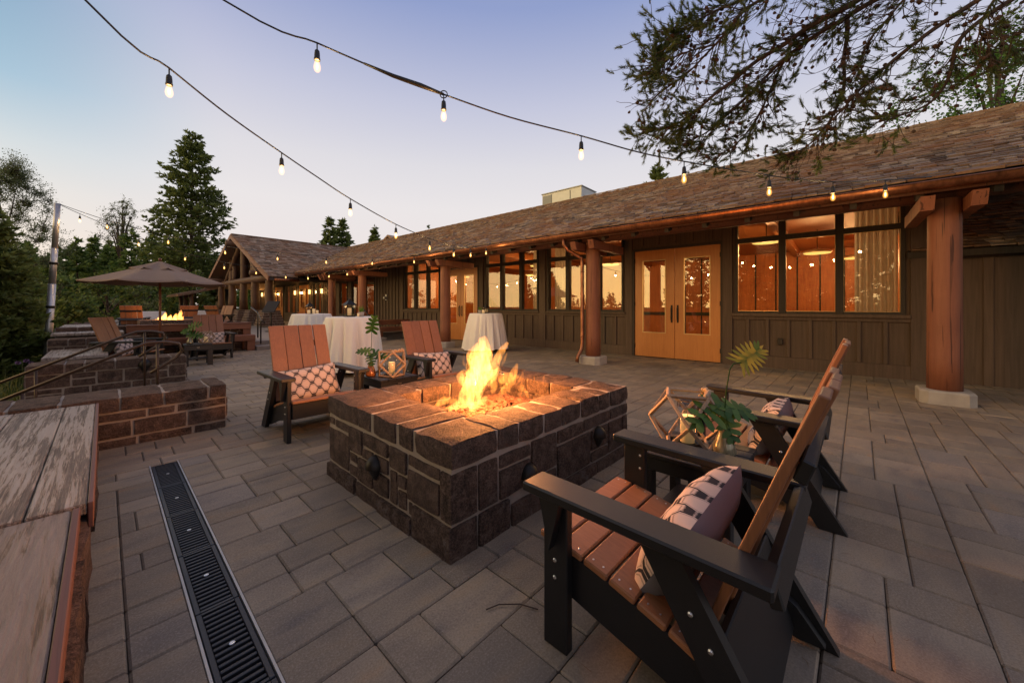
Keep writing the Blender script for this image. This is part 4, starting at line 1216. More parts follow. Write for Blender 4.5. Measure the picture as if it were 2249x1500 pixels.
# sconces by the far doors
def sconce(label, y, z=2.0):
    s_ = empty('wall_sconce', bw(-.10, y, z), B_ROT); tag(s_, label, 'wall lamp', 'lit sconces by the far doors')
    MB().bx(-.03, .07, -.05, .05, -.15, -.12, .005).build('base', M['iron'], s_)
    MB().bx(-.02, .06, -.035, .035, -.118, .12).build('shade', M['sconce'], s_)
    MB().bx(-.03, .07, -.05, .05, .122, .15, .005).build('cap', M['iron'], s_)
    lamp('sconce_light', (-.10, 0, 0), 20, (1, .55, .18), .06, s_)
sconce('lit sconce right of the nearer far doors', 20.6); sconce('lit sconce between the two far pairs of doors', 22.75)
sconce('lit sconce left of the farther far doors', 26.8); sconce('lit sconce beside the tall window near the far corner', 18.95)
sconce('lit sconce at the left end of the porch behind the log posts', 28.9)
for i, (x, y) in enumerate(((3.0, 15.5), (3.0, 18.5), (3.0, 22.0), (3.0, 26.5))):
    pendant(['glowing pendant behind the first tall far window', 'glowing pendant behind the last tall far window', 'glowing pendant seen through the nearer far doors', 'glowing pendant seen through the farther far doors'][i], x, y, 2.45)

# ------------------------------------------------------------------ annex on the right
ann = empty('annex_building', bw(.18, -3.42, 0), B_ROT)
tag(ann, 'dark low annex with board siding and its own shingled roof at the right edge', 'building')
aw = MB().bx(0, .15, -7, .1, -.05, 2.15).build('wall', M['siding'], ann)
for i in range(14): link('batten', MB().bx(-.022, 0, -.05, .05, -.02, 2.0, .004).mesh('batten', M['siding']), aw, (0, -.10 - .42 * i, 0))
MB().bx(-.025, .0, -7, 0, 1.93, 2.12, .005).build('frieze_board', M['trim'], aw)
ar_ = roof_slab(ann, 'roof', (-.22, -7, 2.06), (-.22, .35, 2.06), (4.2, -7, 4.3), (4.2, .35, 4.3), M['trim'], .1)
ua = Vector((4.42, 0, 2.24)).normalized()
toA = lambda p: bw(.18 + p.x, -3.42 + p.y, p.z)
shingles(ar_, Vector((-.26, -3.5, 2.06)), Vector((0, 1, 0)), ua, Vector((-ua.z, 0, ua.x)), 3.8, 3.6, .13, 150, None, toworld=toA)

# ------------------------------------------------------------------ plant on the ridge and the roof behind
hv = empty('rooftop_unit', bw(5.4, 6.75, 4.72), B_ROT); tag(hv, 'pale metal air handling unit behind the roof ridge', 'rooftop unit')
M['hvac'] = simple('pale_sheet_metal', (.46, .47, .45), .45, .3, var=.12)
M['hvac2'] = simple('grey_grille', (.20, .21, .21), .5, .3, var=.2, scale=60)
MB().bx(-.6, .6, -1.0, 1.0, 0, 1.42, .01).build('casing', M['hvac'], hv)
MB().bx(-.62, -.60, .50, .96, .3, 1.34).build('grille', M['hvac2'], hv)
for y in (-.45, .5): MB().bx(-.615, -.60, y - .02, y + .02, .05, 1.36).build('panel_seam', M['hvac2'], hv)
MB().bx(-.64, .64, -1.04, 1.04, 1.42, 1.46, .01).build('lid', M['hvac'], hv)
MB().prism([(0, 0), (.55, 0), (.0, .75)], .8, Matrix.Rotation(R(-90), 3, 'Z')).build('rain_hood', M['hvac'], hv, loc=(.0, -1.01, .35))
gb = empty('rear_gable', bw(9.0, 25.5, 0), B_ROT); tag(gb, 'small shingled gable peeping over the ridge between the pines', 'building')
roof_slab(gb, 'roof', (-1.2, -2.2, 6.0), (6, -2.2, 6.0), (-1.2, 0, 7.0), (6, 0, 7.0), M['shingle'], .15)
roof_slab(gb, 'roof', (-1.2, 2.2, 6.0), (6, 2.2, 6.0), (-1.2, 0, 7.0), (6, 0, 7.0), M['shingle'], .15)
MB().add([(-1.1, -2.0, 4.0), (-1.1, 2.0, 4.0), (-1.1, 2.0, 5.95), (-1.1, 0, 6.85), (-1.1, -2.0, 5.95)], [(0, 1, 2, 3, 4)]).build('wall', M['siding'], gb)

# ------------------------------------------------------------------ upper terrace, steps, far pit
up = MB().bx(-.62, 9.4, 12.95, 40, -.5, UP_Z).build('upper_terrace', M['step']); tag(up, 'raised far terrace paved in grey', 'terrace', kind='structure')
up2 = MB().bx(2.85, 6.6, 12.35, 12.95, -.5, UP_Z - .002).build('upper_landing', M['step']); tag(up2, 'paved landing at the top of the far steps', 'landing', kind='structure')
st_ = MB().bx(2.80, 6.6, 11.95, 12.349, -.05, .11, .01).build('terrace_step', M['step']); tag(st_, 'long low concrete step up to the far terrace', 'step')
def timber_bench(label, x0, x1, y, rot=0.0, back=True, seat_z=.42, top=.72):
    b = empty('timber_bench', (x0, y, 0), rot); tag(b, label, 'bench'); L = x1 - x0
    for i in range(3): MB().bx(0, L, -.06 + i * .15, .08 + i * .15, seat_z - .05, seat_z, .005).build('seat_board', M['benchwood'], b)
    MB().bx(.0, L, -.085, -.062, seat_z - .15, seat_z - .01, .004).build('seat_apron', M['benchwood'], b)
    if back:
        MB().bx(0, L, .36, .58, top - .02, top + .03, .005).build('top_rail', M['benchwood'], b)
        MB().bx(0, L, .36, .40, top - .15, top - .022, .004).build('back_board', M['benchwood'], b)
    n = max(2, int(L / 1.1) + 1)
    for i in range(n):
        x_ = .09 + (L - .18) * i / (n - 1)
        MB().bx(x_ - .09, x_ + .09, -.05, .08, 0, seat_z - .052, .006).build('leg', M['benchwood'], b)
        if back: MB().bx(x_ - .09, x_ + .09, .40, .56, 0, top - .022, .006).build('back_post', M['benchwood'], b)
    return b
timber_bench('long red brown timber bench behind the umbrella chairs', .35, 2.78, 12.08)
timber_bench('short dark red timber bench against the lodge wall behind the cloth tables', 6.45, 8.0, 12.3, R(2), seat_z=.44, top=.66)
# ================================================================== FURNITURE
# ------------------------------------------------------------------ lounge chair (faces +y, origin on the ground under the front of the arms)
def make_chair():
    c = empty('lounge_chair')
    bm = MB
    bolts = []
    for sx in (-1, 1):
        x = sx * .335
        MB().bar((x, 0, .560), (x, -.745, .548), .118, .034, (0, 0, 1), .006).build('arm', M['black'], c)
        xl = sx * .315
        MB().bx(xl - .018, xl + .018, -.150, -.050, 0, .541, .004).build('front_leg', M['black'], c)
        # gusset under the arm
        gx_ = sx * .352
        MB().prism([(-.145, .541), (-.055, .541), (-.10, .36)], .034, Matrix.Rotation(R(90), 3, 'Z')).build('gusset', M['black'], c, loc=(gx_, 0, 0))
        # slanted rear leg, outside the seat rail
        MB().prism([(-.385, .541), (-.50, .541), (-.835, 0), (-.715, 0)], .034, Matrix.Rotation(R(90), 3, 'Z')).build('rear_leg', M['black'], c, loc=(sx * .316, 0, 0))
        # seat rail
        MB().prism([(-.045, .345), (-.30, .300), (-.56, .230), (-.72, .13), (-.80, .03), (-.72, .02), (-.48, .105), (-.045, .205)], .032, Matrix.Rotation(R(90), 3, 'Z')).build('seat_rail', M['black'], c, loc=(sx * .280, 0, 0))
        bt = MB()
        for (y_, z_) in ((-.10, .31), (-.10, .25)):
            bt.lathe([(.0075, 0), (.0075, .003), (.004, .006), (0, .006)], (xl + sx * .017, y_, z_), 8, Matrix.Rotation(R(90 * sx), 3, 'Y'))
        for (y_, z_) in ((-.55, .37), (-.60, .30)):
            bt.lathe([(.0075, 0), (.0075, .003), (.004, .006), (0, .006)], (sx * .316 + sx * .017, y_, z_), 8, Matrix.Rotation(R(90 * sx), 3, 'Y'))
        for (y_, z_) in ((-.13, .50), (-.13, .44), (-.46, .505), (-.53, .50)):
            bt.lathe([(.006, 0), (.006, .003), (.003, .005), (0, .005)], (xl - sx * .017, y_, z_), 8, Matrix.Rotation(R(-90 * sx), 3, 'Y'))
        bt.build('bolt', M['bolt'], c)['kind'] = 'stuff'
    MB().bx(-.297, .297, -.052, -.028, .205, .338, .004).build('front_apron', M['black'], c)
    # seat slats follow the dished rail
    ys = [(-.005, .366), (-.095, .360), (-.190, .343), (-.285, .322), (-.380, .296), (-.475, .268), (-.56, .236)]
    for (a, b) in zip(ys, ys[1:]):
        d = Vector((0, b[0] - a[0], b[1] - a[1])).normalized() * .004
        sl = MB().bar((0, a[0] + d.y, a[1] + d.z - .010), (0, b[0] - d.y, b[1] - d.z - .010), .60, .024, (0, 0, 1), .005)
        so = sl.build('seat_slat', M['slat'], c)
        sc_ = MB()
        for sx in (-1, 1):
            for q in (.3, .7):
                yy, zz = a[0] + (b[0] - a[0]) * q, a[1] + (b[1] - a[1]) * q
                sc_.lathe([(.0045, -.002), (.0045, .0022), (.002, .003)], (sx * .275, yy, zz), 7)
        sc_.build('screw', M['bolt'], so)['kind'] = 'stuff'
    # back slats, slightly dished across
    Wb = .56
    for i in range(4):
        x0 = -Wb / 2 + Wb * i / 4 + .003; x1 = x0 + Wb / 4 - .006; xm = (x0 + x1) / 2
        cur = .022 * (1 - (xm / .28) ** 2)
        vs = []; pts = [(-.545 - cur, .275), (-.64 - cur, .56), (-.725 - cur, .79), (-.805 - cur, .995)]
        mb = MB(); th = .024
        for (y_, z_) in pts:
            vs += [(x0, y_, z_), (x1, y_, z_), (x1, y_ - th, z_ - .008), (x0, y_ - th, z_ - .008)]
        fs = [(0, 1, 2, 3), (12, 15, 14, 13)]
        for r_ in range(3):
            for q in range(4): fs.append((r_ * 4 + q, r_ * 4 + (q + 1) % 4, r_ * 4 + 4 + (q + 1) % 4, r_ * 4 + 4 + q))
        mb.add(vs, fs); o = mb.build('back_slat', M['slatz'], c)
        bv = o.modifiers.new('bevel', 'BEVEL'); bv.width = .005; bv.segments = 2
    MB().bar((-.335, -.735, .520), (.335, -.735, .520), .030, .075, (0, .3, 1), .004).build('arm_crosspiece', M['black'], c)
    MB().bar((-.27, -.788, .80), (.27, -.788, .80), .030, .060, (0, -.36, 1), .004).build('upper_batten', M['black'], c)
    MB().bar((-.297, -.66, .19), (.297, -.66, .19), .024, .30, (0, .30, 1), .004).build('lower_panel', M['black'], c)
    return c
chair0 = make_chair()
def place_chair(o, x, y, rz, label):
    o.location = (x, y, 0); o.rotation_euler = (0, 0, rz); tag(o, label, 'chair', 'brown and black slatted lounge chairs'); return o
used = [False]
def chair(x, y, rz, label, z=0.0):
    o = chair0 if not used[0] else copy_tree(chair0); used[0] = True
    place_chair(o, x, y, rz, label); o.location.z = z; return o

# ------------------------------------------------------------------ pillows
def pillow_mat():
    g = N('pillow_hex_print'); uv = g.new('ShaderNodeTexCoord').outputs['UV']
    sp = g.new('ShaderNodeSeparateXYZ'); g.l.new(uv, sp.inputs[0])
    x = g.math('MULTIPLY', sp.outputs[0], 4.6); y = g.math('MULTIPLY', sp.outputs[1], 5.6)
    # trapezoid wave of x in -1..1
    tri = g.math('SUBTRACT', g.math('MULTIPLY', g.math('ABSOLUTE', g.math('SUBTRACT', g.math('FRACT', x), .5)), 4.0), 1.0)
    tr_ = g.math('MAXIMUM', g.math('MINIMUM', g.math('MULTIPLY', tri, 2.5), 1.0), -1.0)
    amp = .36
    def dist(sign, sh):
        q = g.math('ADD', g.math('MULTIPLY', g.math('SUBTRACT', y, g.math('MULTIPLY', tr_, amp * sign)), .5), sh)
        return g.math('MULTIPLY', g.math('ABSOLUTE', g.math('SUBTRACT', g.math('FRACT', q), .5)), 2.0)
    d1, d2 = dist(1, .0), dist(-1, .5)
    d = g.math('MINIMUM', d1, d2)
    nz = g.noise(g.coord('uv', (30, 30, 1)), 3, 4)
    dn = g.math('ADD', d, g.math('MULTIPLY', g.math('SUBTRACT', nz, .5), .09))
    dark = g.ramp(dn, [(.10, (1, 1, 1)), (.15, (0, 0, 0)), (.23, (0, 0, 0)), (.26, (.5, .5, .5)), (.32, (.5, .5, .5)), (.36, (0, 0, 0))])
    c = g.mix(dark, (.60, .47, .40), (.035, .034, .042))
    geo = g.new('ShaderNodeAttribute'); geo.attribute_name = 'side'
    c2 = g.mix(geo.outputs['Fac'], c, (.20, .19, .21))
    g.bump(g.math('ADD', g.noise(g.coord('obj'), 500, 2), g.math('MULTIPLY', g.noise(g.coord('obj'), 14, 3), 2.0)), .2, .006)
    return g.out(c2, .9, spec=.15)
M['pillow'] = pillow_mat()
def pillow_mesh():
    W, Hh, T = .54, .34, .080; nx, nz = 22, 14
    vs = []; uv = []; side = []; fs = []
    for s_ in (0, 1):
        for k in range(nz + 1):
            for i in range(nx + 1):
                u, v = i / nx, k / nz; a, b = 2 * u - 1, 2 * v - 1
                e = max(0, (1 - a ** 4) * (1 - b ** 4)) ** .55
                pin = 1 - .07 * (1 - abs(b) ** 2) * abs(a) ** 3; pin2 = 1 - .07 * (1 - abs(a) ** 2) * abs(b) ** 3
                wob = noise.noise(Vector((a * 2.3, b * 2.3, s_ * 5))) * .012
                vs.append((a * W / 2 * pin, (T * e + wob * e) * (1 if s_ == 0 else -1), b * Hh / 2 * pin2)); uv.append((u, v)); side.append(float(s_))
    o = (nx + 1) * (nz + 1)
    for s_ in (0, 1):
        for k in range(nz):
            for i in range(nx):
                q = (s_ * o + k * (nx + 1) + i, s_ * o + k * (nx + 1) + i + 1, s_ * o + (k + 1) * (nx + 1) + i + 1, s_ * o + (k + 1) * (nx + 1) + i)
                fs.append(q[::-1] if s_ == 0 else q)
    me = bpy.data.meshes.new('pillow'); me.from_pydata(vs, [], fs); me.update()
    l = me.uv_layers.new(name='UVMap')
    for lp in me.loops: l.data[lp.index].uv = uv[lp.vertex_index]
    a_ = me.attributes.new('side', 'FLOAT', 'POINT'); a_.data.foreach_set('value', side)
    me.materials.append(M['pillow']); me.polygons.foreach_set('use_smooth', [True] * len(me.polygons)); return me
pm = pillow_mesh()
def pillow(ch, label, dx=0.0, tilt=24, roll=0.0, dy=0.0):
    o = link('pillow', pm); tag(o, label, 'pillow', 'hexagon print pillows')
    Mx = ch.matrix_basis if True else None
    Mc = Matrix.Translation(ch.location) @ Matrix.Rotation(ch.rotation_euler.z, 4, 'Z')
    o.matrix_world = Mc @ Matrix.Translation((dx, -.462 + dy, .428)) @ Matrix.Rotation(R(tilt), 4, 'X') @ Matrix.Rotation(R(roll), 4, 'Y')
    return o
CH = [chair(1.405, .885, 0, 'lounge chair nearest the camera, seen from behind at lower right'),
      chair(2.935, .885, R(1), 'lounge chair beyond the right side table, nearest the big red post'),
      chair(1.41, 3.60, R(180), 'lounge chair across the fire pit on the left, facing the camera'),
      chair(2.95, 3.68, R(178), 'lounge chair across the fire pit behind the flames, facing the camera'),
      chair(1.70, 10.62, R(181), 'lounge chair under the umbrella in front of the long timber bench'),
      chair(.66, 9.75, R(-122), 'lounge chair at the left of the umbrella group, seen from its side'),
      chair(at(300, 672, 13.6).x, at(300, 672, 13.6).y, R(-12), 'far lounge chair seen from behind, left of the small fire', UP_Z),
      chair(at(402, 672, 15.2).x, at(402, 672, 15.2).y, R(8), 'far lounge chair seen from behind, right of the small fire', UP_Z),
      chair(at(470, 672, 17.5).x, at(470, 672, 17.5).y, R(128), 'far lounge chair turned sideways near the white tables', UP_Z),
      chair(at(497, 672, 16.5).x, at(497, 672, 16.5).y, R(-50), 'farthest lounge chair edge on, in front of the stone piers', UP_Z)]
pillow(CH[0], 'hexagon print pillow on the nearest lounge chair', .0, 31, -5, .012)
pillow(CH[1], 'hexagon print pillow half hidden on the chair beyond the right side table', 0, 26, 3)
pillow(CH[2], 'hexagon print pillow on the chair across the pit at left', -.01, 24, 4)
pillow(CH[3], 'hexagon print pillow on the chair behind the flames', .0, 24, -3)
pillow(CH[4], 'hexagon print pillow on the chair in front of the timber bench', 0, 24)
pillow(CH[5], 'hexagon print pillow behind the iron handrails', 0, 26)

# ------------------------------------------------------------------ side tables
def side_table(x, y, rz, label):
    t = empty('side_table', (x, y, 0), rz); tag(t, label, 'side table', 'black side tables')
    for i in range(5): MB().bx(-.225 + i * .09 + .002, -.225 + (i + 1) * .09 - .002, -.235, .235, .405, .430, .004).build('top_board', M['black'], t)
    MB().bx(-.215, .215, -.222, -.200, .315, .404, .003).build('apron', M['black'], t); MB().bx(-.215, .215, .200, .222, .315, .404, .003).build('apron', M['black'], t)
    MB().bx(-.213, -.193, -.20, .20, .335, .404, .003).build('apron', M['black'], t); MB().bx(.193, .213, -.20, .20, .335, .404, .003).build('apron', M['black'], t)
    for sx in (-1, 1):
        for sy in (-1, 1): MB().bx(sx * .19 - .045, sx * .19 + .02 if sx > 0 else sx * .19 + .045, sy * .185 - .018, sy * .185 + .018, 0, .404, .003).build('leg', M['black'], t)
    for i in range(4): MB().bx(-.17, .17, -.16 + i * .082, -.088 + i * .082, .12, .14, .003).build('shelf_board', M['black'], t)
    pl = MB().bx(-.032, .032, .2222, .2245, .352, .380, .001).build('name_plate', M['iron'], t)
    pl2 = MB()
    for (a, b, z) in ((-.024, -.018, .370), (-.016, -.009, .370), (-.007, .0, .370), (.002, .009, .370), (.011, .017, .370), (.019, .024, .370)): pl2.bx(a, b, .2246, .2250, z - .005, z + .004)
    pl2.bx(-.018, .018, .2246, .2250, .3585, .3605); pl2.build('plate_print', M['bolt'], pl)
    return t
side_table(2.17, .64, R(180), 'black side table between the two right chairs, holding a lantern')
side_table(2.16, 3.86, R(180), 'black side table across the fire pit between the two chairs')
side_table(1.30, 9.95, R(175), 'black side table under the umbrella beside the handrail')

# ------------------------------------------------------------------ wooden polyhedron lanterns
def cubocta(s_): 
    h = s_ * .7071
    top = [(s_ * .5 * a, s_ * .5 * b, h) for a, b in ((1, 1), (-1, 1), (-1, -1), (1, -1))]
    mid = [(s_ * a, s_ * b, 0) for a, b in ((1, 0), (0, 1), (-1, 0), (0, -1))]
    bot = [(x, y, -h) for x, y, _ in top]
    V = [Vector(p) for p in top + mid + bot]; Eg = []
    for i in range(12):
        for k in range(i + 1, 12):
            if abs((V[i] - V[k]).length - s_) < .02 * s_ + .001: Eg.append((i, k))
    return V, Eg
def lantern(x, y, z, rz, label, s_=.168, panes=False):
    l = empty('wood_lantern', (x, y, z), rz); tag(l, label, 'lantern', 'geometric wooden candle lanterns')
    V, Eg = cubocta(s_); h = s_ * .7071
    V = [Vector((v_.x, v_.y, v_.z + h + .008)) for v_ in V]
    for (i, k) in Eg:
        a, b = V[i], V[k]; d = (b - a).normalized(); 
        c_ = Vector((0, 0, h)); up_ = ((a + b) / 2 - c_).normalized()
        MB().bar(a - d * .006, b + d * .006, .017, .017, up_, .002).build('stick', M['driftwood'], l)
    # panes in the square sides
    for q in range(4 if panes else 0):
        tri = [V[q], V[4 + (q + 0) % 4], V[8 + q], V[4 + (q + 1) % 4]]
        MB().add([p * .995 + Vector((0, 0, h)) * .005 for p in tri], [(0, 1, 2, 3)]).build('pane', M['glass'], l)
    rope = []
    for i in range(13):
        a = math.pi * i / 12; rope.append((-s_ * .45 + s_ * .9 * (i / 12), -s_ * .45 - .02 * math.sin(a), 2 * h + .012 + .02 * math.sin(a * 3) ** 2))
    MB().tube(rope, .009, 7).build('rope_handle', M['rope'], l, True)
    kn = MB()
    for sx in (-1, 1): kn.lathe([(0, -.014), (.013, -.008), (.016, 0), (.013, .008), (0, .014)], (sx * s_ * .45, -s_ * .45, 2 * h + .02), 8)
    kn.build('knot', M['rope'], l, True)
    return l, h
M['rope'] = simple('hemp_rope', (.36, .26, .17), .9, var=.35, scale=160, bump=.5, bscale=240)
def candle(x, y, z, r, hgt, label, glass=True, lit=0.0):
    c = empty('pillar_candle', (x, y, z)); tag(c, label, 'candle')
    MB().lathe([(r, 0), (r, hgt * .97), (r * .93, hgt), (r * .6, hgt - .008), (0, hgt - .012)], (0, 0, .006), 20).build('wax', M['candle'], c, True)
    MB().tube([(0, 0, hgt - .01), (.002, 0, hgt + .012)], .0018, 5).build('wick', M['black'], c)
    if glass:
        MB().lathe([(r * 1.35, .0), (r * 1.35, hgt * 1.5)], (0, 0, .004), 20).build('glass_sleeve', M['glass'], c, True)
        MB().lathe([(r * 1.9, 0), (r * 1.95, .012), (r * 1.8, .012), (r * 1.75, .004), (0, .004)], (0, 0, 0), 20).build('dish', M['iron'], c, True)
    if lit: lamp('candle_light', (0, 0, hgt + .03), lit, (1, .55, .2), .015, c)
    return c
lantern(2.19, .70, .432, R(20), 'wooden polyhedron lantern on the right side table', .195)
candle(2.19, .70, .445, .037, .145, 'ivory pillar candle inside the right lantern', True, .25)
lantern(2.15, 3.79, .432, R(20), 'wooden polyhedron lantern on the side table across the pit', .185, True)
candle(2.15, 3.79, .445, .037, .13, 'ivory pillar candle inside the lantern across the pit', True, .3)
lantern(1.44, 9.98, .432, R(10), 'small wooden polyhedron lantern on the umbrella side table', .15)
candle(1.44, 9.98, .445, .036, .11, 'ivory pillar candle inside the umbrella table lantern', False)

# ------------------------------------------------------------------ vases with cut leaves
def leaf_mb(L=.16, lobes=5, curl=.30, wid=1.0, hwf=.105):
    """deeply lobed leaf in local xy, base at origin, tip along +y, face to +z"""
    mb = MB(); n = lobes
    bend = lambda t: -curl * L * t * t
    spine = [Vector((0, L * i / 10, bend(i / 10))) for i in range(11)]
    for sx in (-1, 1):
        for i in range(n):
            t = .04 + .80 * i / (n - 1); p = Vector((0, L * t, bend(t)))
            ln = L * wid * (.50 + .16 * math.sin(math.pi * (t + .12))) * (1 - .35 * t)
            ang = R(128 - 98 * t); dv = Vector((sx * math.sin(ang), math.cos(ang), 0)); sv = Vector((-dv.y, dv.x, 0)) * sx
            hw = L * hwf; mb.cur = rnd.random()
            q = lambda f, w: p + dv * ln * f + sv * w + Vector((0, 0, -.28 * curl * ln * f * f * 2 + .10 * ln * f))
            b0, b1 = p - Vector((0, L * .12, 0)), p + Vector((0, L * .12, 0))
            lo, hi = (b0, b1) if q(.3, -hw).y < q(.3, hw).y else (b1, b0)
            mb.add([lo, q(.42, -hw * 1.05), q(.74, -hw * .95), q(1.0, 0), q(.74, hw * .95), q(.42, hw * 1.05), hi], [(0, 1, 5, 6), (1, 2, 4, 5), (2, 3, 4)])
    mb.add([(-L * .07, L * .80, bend(.8)), (-L * .075, L * .98, bend(.98)), (0, L * 1.18, bend(1.18)), (L * .075, L * .98, bend(.98)), (L * .07, L * .80, bend(.8))], [(0, 1, 3, 4), (1, 2, 3)])
    mb.tube(spine, [.0022] * 8 + [.0016] * 3, 5)
    return mb
M['leafg'] = leaf_mat('philodendron_leaf', (.025, .075, .012), (.085, .165, .030), True, .3, .4)
M['leafy'] = leaf_mat('yellowing_leaf', (.10, .17, .035), (.42, .34, .05), True, .35, .45)
M['vase'] = None
g = N('crackle_glaze'); v = g.coord('obj', (40, 40, 8)); M['vase'] = g.out(g.ramp(g.noise(v, 1.2, 4), [(.35, (.16, .13, .075)), (.6, (.30, .27, .18)), (.8, (.45, .43, .34))]), .12, .25)
def vase(x, y, z, label, leaves, sc=1.0, mat='vase'):
    vz = empty('bud_vase', (x, y, z)); tag(vz, label, 'vase')
    MB().lathe([(.0, .001), (.052, .002), (.058, .02), (.050, .055), (.030, .105), (.023, .135), (.027, .150), (.022, .149), (.018, .13)], (0, 0, 0), 22).build('vessel', M[mat], vz, True)
    for (pts, L, tipd, face, mt) in leaves:
        MB().tube(pts, .0032, 6).build('stem', M['leafg'], vz, True)
        y_ = Vector(tipd).normalized(); z_ = Vector(face); z_ = (z_ - y_ * z_.dot(y_)).normalized(); x_ = y_.cross(z_)
        lf = (leaf_mb(L) if mt == 'leafg' else leaf_mb(L, 9, .2, 1.15, .05)).build('leaf', M[mt], vz, False, False)
        lf.matrix_local = Matrix.Translation(pts[-1]) @ Matrix((x_, y_, z_)).transposed().to_4x4()
    return vz
U_ = Vector((0, 0, 1))
vase(2.175, .515, .432, 'glazed bud vase with two cut leaves on the right side table',
     [([(0, 0, .02), (.0, .01, .15), (-.005, .015, .25)], .19, -RT * .6 - FW * .35 - U_ * .15, U_ * .7 - FW * .6, 'leafg'),
      ([(0, 0, .02), (0, 0, .15), tuple(RT * .01 + U_ * .32), tuple(RT * .03 + U_ * .44), tuple(RT * .05 + U_ * .47), tuple(RT * .09 + U_ * .475)], .125, RT * .5 + U_ * .42 - FW * .1, -FW * .9 + RT * -.3 + U_ * .1, 'leafy'),
      ([(0, 0, .02), (.0, .01, .15), tuple(RT * .02 + U_ * .24)], .15, RT * .8 - U_ * .05 + FW * .1, U_ * .8 - FW * .5, 'leafg'),
      ([(0, 0, .02), (.0, .01, .15), tuple(U_ * .21)], .13, RT * .15 - FW * .5 - U_ * .75, -FW * .9 + U_ * .4, 'leafg')])
g = N('amber_glass_vase'); M['amber'] = g.out((.30, .10, .03), .12, .1)
vase(1.99, 3.95, .432, 'amber bud vase with tall leaf on the table across the pit',
     [([(0, 0, .02), (0, 0, .2), tuple(RT * .01 + U_ * .38), tuple(RT * .01 + U_ * .50)], .15, U_ * .9 + RT * .1, -FW * .8 + U_ * .3, 'leafg'),
      ([(0, 0, .02), (0, 0, .15), tuple(-RT * .02 + U_ * .27)], .13, -RT * .9 + U_ * .15, U_ * .7 - FW * .5, 'leafg'),
      ([(0, 0, .02), (0, 0, .15), tuple(RT * .03 + U_ * .25)], .15, RT * .8 - U_ * .1 - FW * .2, U_ * .7 - FW * .5, 'leafg'),
      ([(0, 0, .02), (0, 0, .15), tuple(U_ * .22)], .12, RT * .3 - FW * .7 - U_ * .5, U_ * .5 - FW * .8, 'leafg')], mat='amber')
vase(1.18, 9.95, .432, 'bud vase with green leaves under the umbrella',
     [([(0, 0, .02), (0, 0, .15), tuple(U_ * .34)], .2, RT * .7 + U_ * .3, U_ * .5 - FW * .8, 'leafg'), ([(0, 0, .02), (0, 0, .15), tuple(RT * .02 + U_ * .2)], .2, RT * .8 - U_ * .1, U_ * .6 - FW * .7, 'leafg'), ([(0, 0, .02), (0, 0, .15), tuple(U_ * .26)], .18, -RT * .8 + U_ * .1, U_ * .6 - FW * .7, 'leafg')])

# ------------------------------------------------------------------ cocktail tables under white cloths
def cloth_table(x, y, label, seed, Hh=1.0, r0=.43, r1=.56):
    t = empty('cocktail_table', (x, y, 0)); tag(t, label, 'cloth table', 'white clothed cocktail tables')
    MB().lathe([(0, Hh - .02), (r0 - .005, Hh - .02), (r0 - .005, Hh - .004), (0, Hh - .004)], (0, 0, 0), 32).build('table_top', M['oak'], t)
    MB().tube([(0, 0, .03), (0, 0, Hh - .02)], .035, 10).build('pedestal', M['iron'], t)
    MB().lathe([(.26, 0), (.26, .015), (.05, .03)], (0, 0, 0), 20).build('foot', M['iron'], t)
    r = random.Random(seed); n = 160
    ph = [r.uniform(0, 6.28) for _ in range(4)]; nf = r.choice([11, 12, 13])
    vs = [(0, 0, Hh + .002)]; fs = []
    rows = [(0.5, 0), (.96, 0), (1.0, .004), (1.012, .02)] + [(None, q) for q in (.08, .18, .3, .45, .6, .75, .88, .97)]
    for (fr, q) in rows:
        for k in range(n):
            a = 2 * math.pi * k / n
            if fr: rr = r0 * fr; z = Hh + .002 - q
            else:
                am = .105 * q ** .8
                sw_ = abs(math.sin(nf * a * .5 + ph[0] + .6 * math.sin(2 * a + ph[1]) + .4 * math.sin(3 * a))); w_ = (.55 - 1.9 * (1 - sw_) ** 2.2) * (.75 + .35 * math.sin(2 * a + ph[2])) + math.sin((nf * 2 - 3) * a + ph[2] + q * 1.5) * .28 + math.sin(3 * a + ph[3]) * .35
                rr = r0 * 1.012 + (r1 - r0) * (q ** .85) + am * w_
                z = Hh - q * (Hh - .012 - .05 * (.5 + .5 * math.sin(2 * a + ph[1])))
            vs.append((rr * math.cos(a), rr * math.sin(a), z))
    for k in range(n): fs.append((0, 1 + k, 1 + (k + 1) % n))
    for i in range(len(rows) - 1):
        for k in range(n): fs.append((1 + i * n + k, 1 + (i + 1) * n + k, 1 + (i + 1) * n + (k + 1) % n, 1 + i * n + (k + 1) % n))
    MB().add(vs, fs).build('tablecloth', M['cloth'], t, True)
    return t
cloth_table(6.93, 7.35, 'white clothed cocktail table at right, near the lodge doors', 1)
cloth_table(3.06, 6.79, 'white clothed cocktail table in the middle, with tall black lantern', 2)
cloth_table(3.48, 9.94, 'white clothed cocktail table farthest back, with three small candles', 3)
